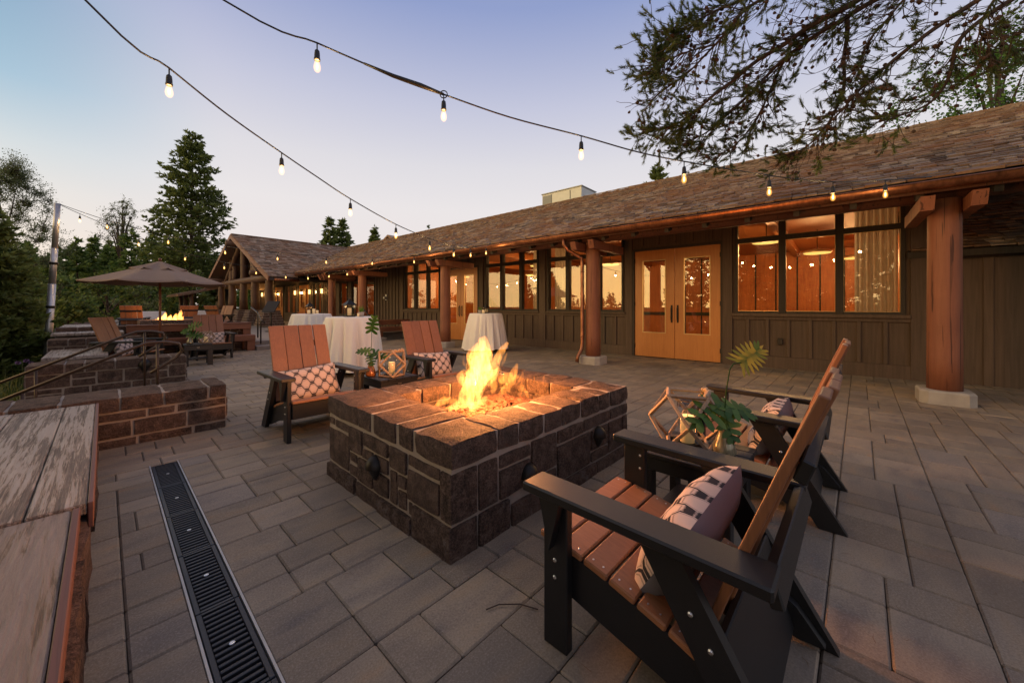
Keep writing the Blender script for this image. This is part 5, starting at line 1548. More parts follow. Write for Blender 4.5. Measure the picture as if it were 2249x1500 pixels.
def metal_lantern(x, y, z, label, s_=1.0):
    l = empty('metal_lantern', (x, y, z)); tag(l, label, 'lantern'); w = .075 * s_; h = .20 * s_
    MB().bx(-w, w, -w, w, 0, .015, .003).build('base', M['iron'], l)
    for sx in (-1, 1):
        for sy in (-1, 1): MB().bx(sx * w - .006, sx * w + .006, sy * w - .006, sy * w + .006, .015, h).build('post', M['iron'], l)
    for ax in range(4):
        a = ax * math.pi / 2; c_, s2 = math.cos(a), math.sin(a)
        MB().add([(c_ * w - s2 * q, s2 * w + c_ * q, zz) for q, zz in ((-w + .008, .018), (w - .008, .018), (w - .008, h - .003), (-w + .008, h - .003))], [(0, 1, 2, 3)]).build('pane', M['glass'], l)
    MB().lathe([(w * 1.65, h), (w * 1.6, h + .012), (w * .5, h + .075), (w * .32, h + .08), (w * .32, h + .10), (0, h + .115)], (0, 0, 0), 4, Matrix.Rotation(R(45), 3, 'Z')).build('roof', M['iron'], l)
    pts = [(.03 * math.cos(a), 0, h + .125 + .03 * math.sin(a)) for a in [i * math.pi / 6 for i in range(13)]]
    MB().tube(pts, .004, 6).build('ring', M['iron'], l); return l
metal_lantern(3.02, 6.80, 1.004, 'black metal lantern on the middle cloth table', 1.05)
candle(3.02, 6.80, 1.022, .036, .135, 'ivory candle inside the black metal lantern', False, .3)
def pot_plant(x, y, z, label, n=60, h=.14, pot=True):
    p = empty('potted_grass', (x, y, z)); tag(p, label, 'potted plant')
    MB().lathe([(.042, 0), (.055, .07), (.058, .085), (.05, .085), (.048, .07), (0, .07)], (0, 0, 0), 14).build('pot', M['concrete'], p, True)
    mb = MB()
    for i in range(n):
        a = rnd.uniform(0, 6.28); r_ = rnd.uniform(0, .035); b = Vector((r_ * math.cos(a), r_ * math.sin(a), .07)); t = Vector((math.cos(a) * rnd.uniform(.02, .09), math.sin(a) * rnd.uniform(.02, .09), .07 + h * rnd.uniform(.6, 1.1)))
        s_ = Vector((-math.sin(a), math.cos(a), 0)) * .004; mb.cur = rnd.random(); mb.add([b - s_, b + s_, t], [(0, 1, 2)])
    mb.build('blades', M['grassg'], p, False, False); return p
M['grassg'] = leaf_mat('fresh_grass', (.06, .16, .012), (.20, .36, .03), True, .3)
pot_plant(3.20, 6.72, 1.004, 'small pot of bright green grass on the middle cloth table')
candle(3.10, 6.62, 1.004, .018, .06, 'small ivory tealight between lantern and grass pot', False)
candle(3.40, 9.90, 1.004, .032, .09, 'shorter left candle on the farthest cloth table', False); candle(3.50, 9.86, 1.004, .032, .12, 'tallest middle candle on the farthest cloth table', False, .2); candle(3.60, 9.92, 1.004, .03, .08, 'right small candle on the farthest cloth table', False)
metal_lantern(3.46, 10.02, 1.004, 'glass sided metal lantern on the farthest cloth table', .9)
pot_plant(6.82, 7.45, 1.004, 'little green plant on the right cloth table', 50, .12)
candle(6.80, 7.30, 1.004, .035, .085, 'short ivory candle at the front of the right cloth table', False)
metal_lantern(6.98, 7.38, 1.004, 'small dark lantern on the right cloth table', .72); candle(6.98, 7.38, 1.02, .028, .09, 'ivory candle inside the small dark lantern', False, .2)

# ------------------------------------------------------------------ umbrella
um = empty('patio_umbrella', (.84, 11.35, 0)); tag(um, 'open taupe market umbrella with wooden pole', 'umbrella')
RIM, ZR, ZT = 1.24, 1.70, 2.15
def canopy(mb, r0, z0, r1, z1, n=8, seg=8, sag=.06, val=0.0):
    vs = []; fs = []; m = 6
    for i in range(m + 1):
        t = i / m
        for k in range(n * seg):
            a = 2 * math.pi * k / (n * seg); f = (k % seg) / seg
            cord = math.cos(math.pi / n) / math.cos(((f - .5) * 2 * math.pi / n))
            r_ = (r0 + (r1 - r0) * t) * (1 - (1 - cord) * 1.0)
            z = z0 + (z1 - z0) * (t ** .92) - sag * math.sin(math.pi * f) * t * .6
            if val and i == m: z -= 0
            vs.append((r_ * math.cos(a + .2), r_ * math.sin(a + .2), z))
    K = n * seg
    for i in range(m):
        for k in range(K): fs.append((i * K + k, i * K + (k + 1) % K, (i + 1) * K + (k + 1) % K, (i + 1) * K + k))
    mb.add(vs, fs)
    return mb
cm = canopy(MB(), .30, ZT - .10, RIM, ZR)
co = cm.build('canopy', M['canopy'], um, True); sd_m = co.modifiers.new('solidify', 'SOLIDIFY'); sd_m.thickness = .004
vt = canopy(MB(), .03, ZT + .03, .50, ZT - .145, sag=.09)
vo = vt.build('vent', M['canopy'], um, True); sd_m = vo.modifiers.new('solidify', 'SOLIDIFY'); sd_m.thickness = .004
for k in range(8):
    a = 2 * math.pi * k / 8 + .2
    rb = MB().bar((.05 * math.cos(a), .05 * math.sin(a), ZT - .06), (RIM * .985 * math.cos(a), RIM * .985 * math.sin(a), ZR - .02), .014, .018).build('rib', M['benchwood'], um)
MB().tube([(0, 0, 0), (0, 0, ZT + .02)], .022, 12).build('pole', M['benchwood'], um, True)
MB().lathe([(0, 0), (.02, .004), (.026, .025), (.034, .045), (.02, .07), (0, .078)], (0, 0, ZT + .03), 12).build('finial', M['benchwood'], um, True)
MB().lathe([(.25, 0), (.25, .05), (.05, .08), (.04, .22)], (0, 0, 0), 20).build('base', M['iron'], um, True)

# ------------------------------------------------------------------ aluminium post and string lights
pb, pt = at(103, 800, 8.5), at(127, 447, 8.5)
pole = empty('light_post', (pb.x, pb.y, -.4)); tag(pole, 'leaning telescopic aluminium post carrying string lights on the left', 'post')
d_ = (pt - pb).normalized(); loc = lambda t: pb.lerp(pt, t) - pole.location
base = pb - d_ * ((pb.z + .4) / d_.z) - pole.location
for (a, b, r_) in ((None, .50, .062), (.50, .72, .056), (.72, 1.0, .050)):
    MB().tube([base if a is None else loc(a), loc(b)], r_, 14).build('tube_section', M['alu'], pole, True)
for t in (.35, .62): MB().tube([loc(t), loc(t + .015)], .075, 14).build('collar', M['iron'], pole, True)

def bulb_meshes():
    cap = MB().tube([(0, 0, 0), (0, 0, -.055)], .0045, 6); cap = cap.mesh('drop_wire', M['cable'])
    soc = MB().lathe([(.006, -.045), (.015, -.055), (.0175, -.075), (.0185, -.105), (.0205, -.108), (.0205, -.120), (.012, -.122)], (0, 0, 0), 12).mesh('socket', M['cable'], True)
    gls = MB().lathe([(.011, -.120), (.0165, -.132), (.0225, -.155), (.0245, -.172), (.021, -.190), (.012, -.202), (0, -.206)], (0, 0, 0), 14).mesh('bulb', M['bulbhalo'], True)
    fil = MB().lathe([(0, -.135), (.0065, -.145), (.0085, -.165), (.006, -.182), (0, -.188)], (0, 0, 0), 10).mesh('filament', M['bulbglow'], True)
    return cap, soc, gls, fil
BM = bulb_meshes()
def string(label, A, Bp, pix, ends, power=7.0, bulb_v=0):
    """cable in the vertical plane A-B (plan points); pix = cable points seen in the photo, flag 1 where a bulb hangs"""
    s_ = empty('string_light', (Bp[0], Bp[1], 2.6)); tag(s_, label, 'string lights')
    A, Bp = Vector((A[0], A[1], 0)), Vector((Bp[0], Bp[1], 0)); d = (Bp - A); nn = Vector((-d.y, d.x, 0))
    pts = []; bl = []
    for (u, v, f) in pix:
        r_ = at(u, v, 1.0) - Vector((0, 0, CAM_H)); t = A.dot(nn) / r_.dot(nn)
        p = r_ * t + Vector((0, 0, CAM_H)); pts.append(p)
        if f: bl.append(p)
    for e in ends[0]: pts.insert(0, Vector(e))
    for e in ends[1]: pts.append(Vector(e))
    # smooth
    Q = []
    for i in range(len(pts) - 1):
        p0, p1, p2, p3 = pts[max(i - 1, 0)], pts[i], pts[i + 1], pts[min(i + 2, len(pts) - 1)]
        for k in range(5):
            t = k / 5; Q.append(.5 * ((2 * p1) + (p2 - p0) * t + (2 * p0 - 5 * p1 + 4 * p2 - p3) * t * t + (3 * p1 - p0 - 3 * p2 + p3) * t ** 3))
    Q.append(pts[-1])
    MB().tube([q - s_.location for q in Q], .0062, 6).build('cable', M['cable'], s_, True)
    for p in bl:
        h_ = link('drop_wire', BM[0], s_, p - s_.location)
        link('socket', BM[1], h_); b_ = link('bulb', BM[2], h_); link('filament', BM[3], h_)
        lamp('bulb_light', (0, 0, -.165), power, (1, .60, .24), .03, h_)
    return s_, pts
S1 = [(187, 0, 0), (372, 150, 1), (500, 252, 0), (619, 336, 1), (700, 391, 0), (770, 437, 1), (870, 493, 1), (944, 524, 1), (997, 541, 1), (1034, 544, 1), (1068, 541, 1)]
e1 = bw(ROOF_E - .1, 4.2, ROOF_Z + .03)
string('lower string of bulbs running from the top left to the middle of the gutter', (.31, 3.5), (e1.x, e1.y), S1, ([(-1.6, 2.6, 4.2)], [tuple(e1)]))
S2 = [(490, 0, 0), (697, 95, 1), (800, 140, 0), (900, 182, 0), (975, 208, 1), (1120, 258, 0), (1277, 299, 1), (1400, 334, 0), (1503, 355, 1), (1690, 386, 1), (1830, 400, 1), (1945, 396, 1)]
e2 = bw(ROOF_E - .1, -3.05, ROOF_Z + .03)
s2o, s2p = string('upper string of bulbs running from the top left to the right end of the gutter', (1.0, 2.75), (e2.x, e2.y), S2, ([(-1.2, 4.1, 4.3)], [tuple(e2)]))
# taped splice and coil on the upper string
a_, b_ = s2p[3], s2p[5]
MB().tube([q - s2o.location for q in (a_, a_.lerp(b_, .35) + Vector((0, 0, -.008)), a_.lerp(b_, .7), b_)], [.008, .014, .017, .010], 8).build('splice', M['cable'], s2o, True)
MB().tube([b_ + RT * .028 * math.cos(k * .524) + Vector((0, 0, .028 * math.sin(k * .524))) - s2o.location for k in range(13)], .004, 6).build('cable_coil', M['cable'], s2o, True)
S3 = [(236, 484, 1), (370, 518, 1), (495, 541, 1), (610, 555, 1), (717, 563, 1), (818, 566, 1), (910, 563, 1)]
e3 = bw(ROOF_E - .1, 6.6, ROOF_Z + .03)
string('far string of bulbs from the aluminium post to the nearer eave', (pt.x, pt.y), (e3.x, e3.y), S3, ([tuple(pt)], [tuple(e3)]), 7.0)
S4 = [(176, 470, 1), (305, 523, 1), (407, 556, 1), (493, 576, 1), (563, 588, 1), (628, 598, 1), (677, 601, 1), (723, 597, 1), (763, 593, 1)]
e4 = bw(ROOF_E - .1, 11.0, ROOF_Z + .03)
string('far lower string of bulbs from the aluminium post to the far eave', (pt.x, pt.y), (e4.x, e4.y), S4, ([tuple(pt)], [tuple(e4)]), 7.0)

# ------------------------------------------------------------------ far terrace furniture
p2 = empty('small_fire_pit', (.82, 17.3, UP_Z)); tag(p2, 'distant stone fire pit burning behind the umbrella pole', 'fire pit')
MB().bx(-.02, 1.52, -.02, 1.32, -.01, .42).build('mortar_core', M['mortar'], p2)
r5 = random.Random(8)
for (s0, s1, z0, z1) in ashlar(1.5, .36, r5, (.12, .18), (.2, .4)): MB().bx(s0 + .008, s1 - .008, -.05, .06, z0 + .006, z1 - .006, .012).build('stone', M['stone'], p2)
for (s0, s1, z0, z1) in ashlar(1.3, .36, r5, (.12, .18), (.2, .4)): MB().bx(-.05, .06, s0 + .008, s1 - .008, z0 + .006, z1 - .006, .012).build('stone', M['stone'], p2)
for i in range(5): MB().bx(i * .31 - .04, i * .31 + .26, -.06, 1.35, .37, .50, .015).build('cap_stone', M['stone'], p2)
f2 = empty('fire', (1.50, 17.75, UP_Z + .42)); tag(f2, 'low wide distant flame behind the umbrella pole', 'flame')
for i, (x0, h, w) in enumerate(((-.45, .10, .07), (-.3, .20, .09), (-.12, .34, .10), (.06, .26, .10), (.25, .30, .10), (.42, .42, .08), (.50, .20, .06))):
    mb = MB(); b0 = RT * x0; tongue(mb, [b0, b0 + Vector((.01, 0, h * .4)), b0 + Vector((.04, .02, h * .8)), b0 + Vector((.05, .02, h))], [w * .7, w, w * .5, .01], 10, .4, 30 + i, .6, FW); mb.build('flame', M['flame_far'], f2, True)
lamp('fire_light', (0, 0, .25), 45, (1, .45, .14), .15, f2)
def white_table(x, y, w, d, label):
    t = empty('white_table', (x, y, UP_Z)); tag(t, label, 'table')
    MB().bx(-w / 2, w / 2, -d / 2, d / 2, .70, .73, .005).build('table_top', M['cloth'], t)
    mb = MB(); n = 120; vs = []
    for k in range(2):
        for i in range(n):
            a = i / n * 4; sgm = int(a); f = a - sgm
            cx_, cy_ = [(-1 + 2 * f, -1), (1, -1 + 2 * f), (1 - 2 * f, 1), (-1, 1 - 2 * f)][sgm]
            o_ = 1.0 + (.03 + .015 * math.sin(i * 1.3)) * k
            vs.append((cx_ * w / 2 * o_, cy_ * d / 2 * o_, .728 if k == 0 else .05))
    mb.add(vs, [(i, (i + 1) % n, n + (i + 1) % n, n + i) for i in range(n)]); mb.build('tablecloth', M['cloth'], t, True); return t
white_table(at(333, 672, 17).x, at(333, 672, 17).y, .9, .8, 'white clothed dining table left of the distant flames'); white_table(at(437, 672, 20).x, at(437, 672, 20).y, 1.5, .8, 'white clothed dining table right of the distant flames')
# rail, sign board and rocking chair by the far steps
hr = empty('stair_rail', (2.95, 12.2, .15)); tag(hr, 'black stair rail at the end of the long timber bench', 'handrail')
MB().tube([(0, 0, 0), (0, 0, .62), (.06, -.05, .66)], .018, 8).build('post', M['iron'], hr, True); MB().tube([(.0, .3, .15), (.0, .3, .85)], .018, 8).build('post', M['iron'], hr, True)
MB().tube([(.04, -.22, .58), (0, 0, .64), (0, .3, .85), (0, 1.0, 1.0)], .02, 8).build('rail', M['iron'], hr, True)
hr2 = empty('stair_rail', (6.2, 12.3, .15)); tag(hr2, 'black stair rail behind the middle cloth table', 'handrail')
MB().tube([(0, 0, 0), (0, 0, .62)], .018, 8).build('post', M['iron'], hr2, True); MB().tube([(0, .5, .15), (0, .5, .9)], .018, 8).build('post', M['iron'], hr2, True); MB().tube([(.0, -.2, .5), (0, 0, .64), (0, .5, .92), (0, .8, .92)], .02, 8).build('rail', M['iron'], hr2, True)
sg = empty('menu_stand', (4.35, 16.6, UP_Z), R(-50)); tag(sg, 'dark slanted menu stand in front of the log posts', 'sign stand')
MB().tube([(0, 0, 0), (0, 0, .75)], .025, 8).build('post', M['iron'], sg, True); MB().lathe([(.2, 0), (.2, .02), (.03, .04)], (0, 0, 0), 16).build('foot', M['iron'], sg)
MB().box((0, 0, .95), (.5, .03, .55), Matrix.Rotation(R(-40), 3, 'X'), .004).build('board', M['iron'], sg)
M['orangewood'] = wood('varnished_orange_wood', (.30, .10, .03), (.46, .17, .06), 2, .4, 8, .1)
def rocker(x, y, rz, label):
    r_ = empty('rocking_chair', (x, y, UP_Z), rz); tag(r_, label, 'chair')
    for sx in (-1, 1):
        MB().tube([(sx * .26, .42, .06), (sx * .26, .2, .02), (sx * .26, -.2, .02), (sx * .26, -.5, .08)], .018, 6).build('rocker', M['orangewood'], r_)
        MB().bar((sx * .26, .22, .03), (sx * .26, .22, .62), .035, .035, (0, 1, 0)).build('front_leg', M['orangewood'], r_); MB().bar((sx * .26, -.2, .03), (sx * .26, -.36, 1.1), .035, .035, (0, 1, 0)).build('back_post', M['orangewood'], r_)
        MB().bx(sx * .26 - .04, sx * .26 + .04, -.28, .28, .61, .635).build('arm', M['orangewood'], r_)
    MB().bx(-.25, .25, -.24, .25, .40, .43).build('seat', M['orangewood'], r_)
    for i in range(5): MB().bar((-.2 + i * .1, -.23, .46), (-.2 + i * .1, -.35, 1.05), .06, .015, (0, 1, 0)).build('back_slat', M['orangewood'], r_)
    MB().bx(-.28, .28, -.375, -.335, 1.04, 1.12).build('crest_rail', M['orangewood'], r_); return r_
rocker(7.6, 23.0, R(75), 'orange varnished rocking chair on the far porch')
sd_t = empty('porch_table', (7.3, 22.2, UP_Z)); tag(sd_t, 'small orange wooden table beside the far rocking chair', 'table')
MB().bx(-.25, .25, -.25, .25, .48, .51).build('table_top', M['orangewood'], sd_t)
for sx in (-1, 1):
    for sy in (-1, 1): MB().bx(sx * .2 - .02, sx * .2 + .02, sy * .2 - .02, sy * .2 + .02, 0, .48).build('leg', M['orangewood'], sd_t)
# ================================================================== TREES AND PLANTS
def conifer_geo(seed, Hh, Rr, start=.10, whorl=.42, nb=6, blade=.34, clumps=7, bush=1.0, droop=.15, power=.85, sparse=1.0):
    r = random.Random(seed); tr = MB(); cr = MB()
    n = 10
    lean = Vector((r.uniform(-.02, .02), r.uniform(-.02, .02), 0)) * Hh
    axis = lambda z: Vector((lean.x * (z / Hh) ** 2, lean.y * (z / Hh) ** 2, z))
    tr.tube([axis(Hh * i / n) for i in range(n + 1)], [max(.012, Hh * .014 * (1 - i / n) + .01) for i in range(n + 1)], 8)
    z = Hh * start
    while z < Hh * .985:
        t = z / Hh
        prof = (1 - t) ** power * min(1, .55 + (t - start) * 3.0)
        rad = Rr * prof + .05
        k0 = r.uniform(0, 6.28); m = max(3, int(nb * (.6 + .4 * prof) + .5))
        for k in range(m):
            if r.random() > sparse: continue
            a = k0 + 6.283 * k / m + r.uniform(-.3, .3); L = rad * r.uniform(.62, 1.15)
            o = axis(z + r.uniform(-.5, .5) * whorl); dr = Vector((math.cos(a), math.sin(a), 0))
            up0 = r.uniform(.0, .35) - droop
            path = [o + dr * (L * q) + Vector((0, 0, L * (up0 * q - droop * q * q * .6 + .28 * max(0, q - .55)))) for q in (0, .3, .6, .85, 1.0)]
            tr.tube(path, [max(.006, .018 * L)] + [max(.005, .014 * L)] + [.010, .007, .004], 4, False)
            nc = max(2, int(clumps * L / Rr * 1.5 + 1))
            for c in range(nc):
                q = .22 + .80 * (c + r.random()) / nc; q = min(q, 1.02)
                f = q * 4; i0 = min(3, int(f)); p = path[i0].lerp(path[i0 + 1], min(1, f - i0))
                p = p + Vector((r.uniform(-1, 1), r.uniform(-1, 1), r.uniform(-.6, .8))) * (.18 * L * bush * (1.15 - q * .5))
                cr.cur = min(1, max(0, r.gauss(.45 + .25 * (q - .5), .2)))
                for b in range(5):
                    dv = (dr * r.uniform(.2, 1) + Vector((r.uniform(-1, 1), r.uniform(-1, 1), r.uniform(-.4, .9)))).normalized()
                    l = blade * r.uniform(.55, 1.2); sd = dv.orthogonal().normalized(); sd = (Matrix.Rotation(r.uniform(0, 6.28), 3, dv) @ sd) * (l * r.uniform(.16, .28))
                    cr.add([p - dv * l * .2, p + sd + dv * l * .35, p + dv * l, p - sd + dv * l * .35], [(0, 1, 2, 3)])
        z += whorl * r.uniform(.7, 1.2) * (.55 + .6 * (1 - t))
    # leader
    for b in range(10):
        dv = Vector((r.uniform(-.3, .3), r.uniform(-.3, .3), 1)).normalized(); p = axis(Hh * (.95 + .05 * r.random())); l = blade * .7; sd = dv.orthogonal() * l * .2
        cr.add([p, p + sd + dv * l * .4, p + dv * l, p - sd + dv * l * .4], [(0, 1, 2, 3)])
    return tr, cr
def leafy_geo(seed, Hh, Rr, leaf=.12, n=2600, clumps=26, start=.25, tall=1.0, limbs=9):
    r = random.Random(seed); tr = MB(); cr = MB()
    tr.tube([(r.uniform(-.03, .03) * Hh * i / 6, r.uniform(-.03, .03) * Hh * i / 6, Hh * .9 * i / 6) for i in range(7)], [max(.012, Hh * .015 * (1 - i / 6.3)) for i in range(7)], 7)
    cs = []
    for c in range(clumps):
        t = start + (1 - start) * r.random() ** .9; a = r.uniform(0, 6.28); rr = Rr * math.sin(math.pi * min(1, (t - start) / (1 - start) * .86 + .10)) * math.sqrt(r.random())
        cs.append((Vector((rr * math.cos(a), rr * math.sin(a), Hh * t)), Rr * r.uniform(.22, .42)))
        if c < limbs * 2: tr.tube([(0, 0, Hh * t * .62), cs[-1][0] * .55 + Vector((0, 0, Hh * t * .36)), cs[-1][0]], [Hh * .006, Hh * .004, .004], 5, False)
    tw_ = []
    for (c, s_) in cs:
        for k in range(9):
            dv = Vector((r.gauss(0, 1), r.gauss(0, 1), r.gauss(0, .8) + .35)).normalized(); a = c - dv * s_ * .25; b = c + Vector((dv.x, dv.y, dv.z * tall)) * s_ * r.uniform(.7, 1.15)
            m_ = a.lerp(b, .5) + Vector((r.uniform(-1, 1), r.uniform(-1, 1), r.uniform(-.5, 1))) * s_ * .12
            tr.tube([a, m_, b], [max(.005, .0012 * Hh), max(.004, .0008 * Hh), .003], 3, False); tw_.append((a, m_, b, s_))
    for i in range(n):
        a, m_, b, s_ = r.choice(tw_); t = r.uniform(.15, 1.05); p = a.lerp(m_, t * 2) if t < .5 else m_.lerp(b, t * 2 - 1)
        p = p + Vector((r.gauss(0, 1), r.gauss(0, 1), r.gauss(0, 1))) * s_ * .10
        nv = Vector((r.uniform(-1, 1), r.uniform(-1, 1), r.uniform(-.2, 1))).normalized(); u = nv.orthogonal().normalized(); w = nv.cross(u); l = leaf * r.uniform(.6, 1.3)
        cr.cur = min(1, max(0, r.gauss(.5, .25))); cr.add([p - u * l * .5, p + w * l * .32, p + u * l * .5, p - w * l * .32], [(0, 1, 2, 3)])
    return tr, cr
def tree(name, label, loc, geo, mat, group=None, cat='tree', bark='bark'):
    t = empty(name, loc); tag(t, label, cat, group)
    geo[0].build('trunk', M[bark], t, True, False); geo[1].build('crown', M[mat], t, False, False); return t
def base(u, d, z=-.45): p = at(u, HY, d); return (p.x, p.y, z)
def hgt(v, d, z=-.45): return CAM_H + (HY - v) / F_PX * d - z

tree('pine_tree', 'tall full pine rising above everything left of the entrance gable', base(421, 31), conifer_geo(101, hgt(293, 31), 3.7, .12, .42, 8, .30, 24, 1.05, -.02, .60), 'needle')
tree('birch_tree', 'airy grey green tree cut by the left edge of the picture', base(22, 21), leafy_geo(102, hgt(372, 21), 2.4, .075, 34000, 110, .12, 1.3), 'willow')
tree('pine_tree', 'young soft needled pine filling the left edge below the airy tree', base(-70, 7.8, -.5), conifer_geo(103, hgt(450, 7.8, -.5), 1.15, .03, .15, 10, .13, 24, 1.3, .05, .50), 'needle')
tree('birch_tree', 'thin feathery bare topped tree left of the tall pine', base(268, 42), leafy_geo(104, hgt(440, 42), 3.0, .12, 6000, 34, .25, 1.2, 16), 'willow')
tree('pine_tree', 'left one of the twin pines behind the gable roof', base(722, 52), conifer_geo(105, hgt(479, 52), 2.6, .2, .6, 6, .6, 10, 1.2, .05, .75), 'needle')
tree('pine_tree', 'right one of the twin pines behind the gable roof', base(752, 54), conifer_geo(106, hgt(482, 54), 2.9, .2, .6, 6, .6, 10, 1.2, .05, .7), 'needle')
tree('pine_tree', 'narrow pine standing alone right of the twin pines', base(825, 58), conifer_geo(107, hgt(497, 58), 1.6, .2, .6, 6, .55, 9, 1.2, .05, .6), 'needle')
tree('spruce_tree', 'tiny spire of a spruce just above the long roof ridge', base(945, 60), conifer_geo(108, hgt(494, 60), 1.3, .3, .6, 4, .3, 5, .7, .1, 1.0), 'needle')
tree('pine_tree', 'rounded pine top above the roof beside the upper string', base(1446, 27), conifer_geo(109, hgt(362, 27), 1.6, .4, .4, 7, .36, 10, 1.3, .0, .55), 'needle')
tree('aspen_tree', 'bright green aspen behind the roof at the right edge', base(2190, 15), leafy_geo(110, 12.6, 3.4, .13, 9000, 46, .45, 1.0), 'aspen')
mids = [(133, 34, 545, 1.9, 'pointed dark conifer just right of the aluminium post'), (172, 36, 527, 2.2, 'broad dark conifer above the left end of the umbrella'), (206, 38, 518, 1.8, 'tallest pointed conifer between post and tall pine'),
        (240, 37, 542, 1.7, 'narrow conifer in the gap right of the tallest pointed one'), (290, 36, 506, 2.3, 'wide conifer in front of the feathery tree'), (340, 37, 512, 2.4, 'dense conifer left against the tall pine trunk'), (112, 30, 560, 1.6, 'small conifer half behind the aluminium post')]
for i, (u, d, v, rr, lb) in enumerate(mids):
    tree('conifer_tree', lb, base(u, d), conifer_geo(200 + i, hgt(v, d), rr, .04, .5, 7, .42, 9, 1.2, .12, .8), 'needle_dk', 'dark conifers at the edge of the wood')
# the wood behind reads as one dark mass
fm = MB(); fr_ = random.Random(4)
var = [conifer_geo(300 + i, 11, 2.4, .02, .8, 6, .62, 6, 1.4, .1, .75) for i in range(3)]
def stamp(dst, src, loc, sc, rz):
    c_, s_ = math.cos(rz), math.sin(rz); b = len(dst.v)
    dst.v.extend([(loc[0] + sc * (x * c_ - y * s_), loc[1] + sc * (x * s_ + y * c_), loc[2] + sc * z) for x, y, z in src.v])
    dst.f.extend([tuple(b + i for i in f) for f in src.f]); dst.r.extend(src.r)
for i in range(64):
    u = fr_.uniform(-120, 640); d = fr_.uniform(40, 62); top = 545 + fr_.uniform(-14, 50)
    p = base(u, d); stamp(fm, var[i % 3][1], p, hgt(top, d) / 11, fr_.uniform(0, 6.28))
fo = fm.build('forest', M['needle_dk'], None, False, False); tag(fo, 'dark evergreen wood closing the view behind the terrace', 'forest', kind='stuff')
# wood edge on the sunset side, seen only mirrored in the windows
fm2 = MB()
for i in range(40):
    a = fr_.uniform(-10, 44); p = (-26 - fr_.uniform(0, 14), a, -.5); stamp(fm2, var[i % 3][1], p, fr_.uniform(.22, .36) if fr_.random() < .85 else fr_.uniform(.4, .6), fr_.uniform(0, 6.28))
for i in range(12):  # unseen nearer row, added to close sky gaps in the right windows' reflection
    stamp(fm2, var[i % 3][1], (-14 - fr_.uniform(0, 5), -7 + i * 1.5, -.5), fr_.uniform(.50, .72), fr_.uniform(0, 6.28))
fo = fm2.build('forest_edge', M['needle_dk'], None, False, False); tag(fo, 'low evergreen wood on the sunset side with an added nearer row, mirrored in the windows', 'forest', kind='stuff')

tree('pine_tree', 'spreading pine beyond the terrace, seen mirrored in the right hand windows', (-7.5, 1.6, -.5), conifer_geo(120, 10.5, 5.4, .12, .30, 10, .17, 60, 1.4, .1, .35), 'needle')
# ------------------------------------------------------------------ garden shrubs and grass left of the terrace
shr = [(150, 735, 12.5, 1.0, 'shrub', 'leafy shrub right behind the aluminium post'), (235, 680, 17, 1.5, 'shrub', 'tall rounded shrub below the left end of the umbrella'), (185, 690, 15, 1.1, 'shrub', 'low shrub behind the far stone wall'),
       (60, 770, 8.6, .75, 'shrub', 'dark leafy shrub left of the post foot'), (135, 790, 9.3, .5, 'willow', 'small grey green shrub at the foot of the post'), (330, 670, 24, 1.6, 'needle_dk', 'dark bush beneath the umbrella canopy'),
       (430, 672, 26, 1.8, 'shrub', 'leafy bush right of the umbrella pole, beyond the flames'), (575, 640, 34, 2.6, 'aspen', 'light bush seen past the gable posts'), (300, 680, 20, 1.2, 'willow', 'pale leafy sapling above the far stone wall'),
       (120, 690, 14, 1.3, 'needle_dk', 'round green bush just left of the umbrella, behind the post')]
for i, (u, v, d, rr, mt, lb) in enumerate(shr):
    p = at(u, v, d); tree('garden_shrub', lb, (p.x, p.y, -.5), leafy_geo(400 + i, rr * 1.7 + max(0, p.z) * .6, rr, .075 + .004 * d, 1700, 22, .10), mt, cat='shrub')
gr = MB(); r6 = random.Random(6)
for i in range(5200):
    u = r6.uniform(-60, 260); d = r6.uniform(4.6, 13)
    p = at(u, HY, d)
    if p.x > -.82: continue
    gz_ = -.45; h = r6.uniform(.12, .42) * (1.5 if r6.random() < .25 else 1); a = r6.uniform(0, 6.28); b = Vector((math.cos(a), math.sin(a), 0)); w = Vector((-b.y, b.x, 0)) * .006
    p = Vector((p.x, p.y, gz_)); gr.cur = r6.random(); m1 = p + b * h * .18 + Vector((0, 0, h * .7)); tip = p + b * h * .6 + Vector((0, 0, h * r6.uniform(.75, 1)))
    gr.add([p - w, p + w, m1 + w * .8, tip, m1 - w * .8], [(0, 1, 2, 4), (4, 2, 3)])
M['meadow'] = leaf_mat('meadow_grass', (.05, .085, .015), (.21, .20, .055), True, .3)
go = gr.build('meadow_grass', M['meadow'], None, False, False); tag(go, 'long tufted garden grass below the terrace wall', 'grass', kind='stuff')
fl_ = MB(); M['lilac'] = simple('lilac_petal', (.30, .16, .30), .7)
fo_ = empty('allium_flowers', tuple(at(40, 800, 7.6)[:2]) + (-.45,)); tag(fo_, 'three lilac globe flowers in the left garden bed', 'flowers')
for i, (dx, dz) in enumerate(((0, 0), (.10, .03), (.16, -.03))):
    c_ = Vector((dx, dx * .3, .50 + dz)); mb = MB()
    for k in range(90):
        a = Vector((r6.gauss(0, 1), r6.gauss(0, 1), r6.gauss(0, 1))).normalized(); o_ = a.orthogonal() * .010; mb.add([c_ + a * .012 - o_, c_ + a * .045, c_ + a * .012 + o_], [(0, 1, 2)])
    mb.build('flower_head', M['lilac'], fo_, False, False); MB().tube([(dx, dx * .3, 0), tuple(c_)], .005, 5).build('stem', M['leafg'], fo_)

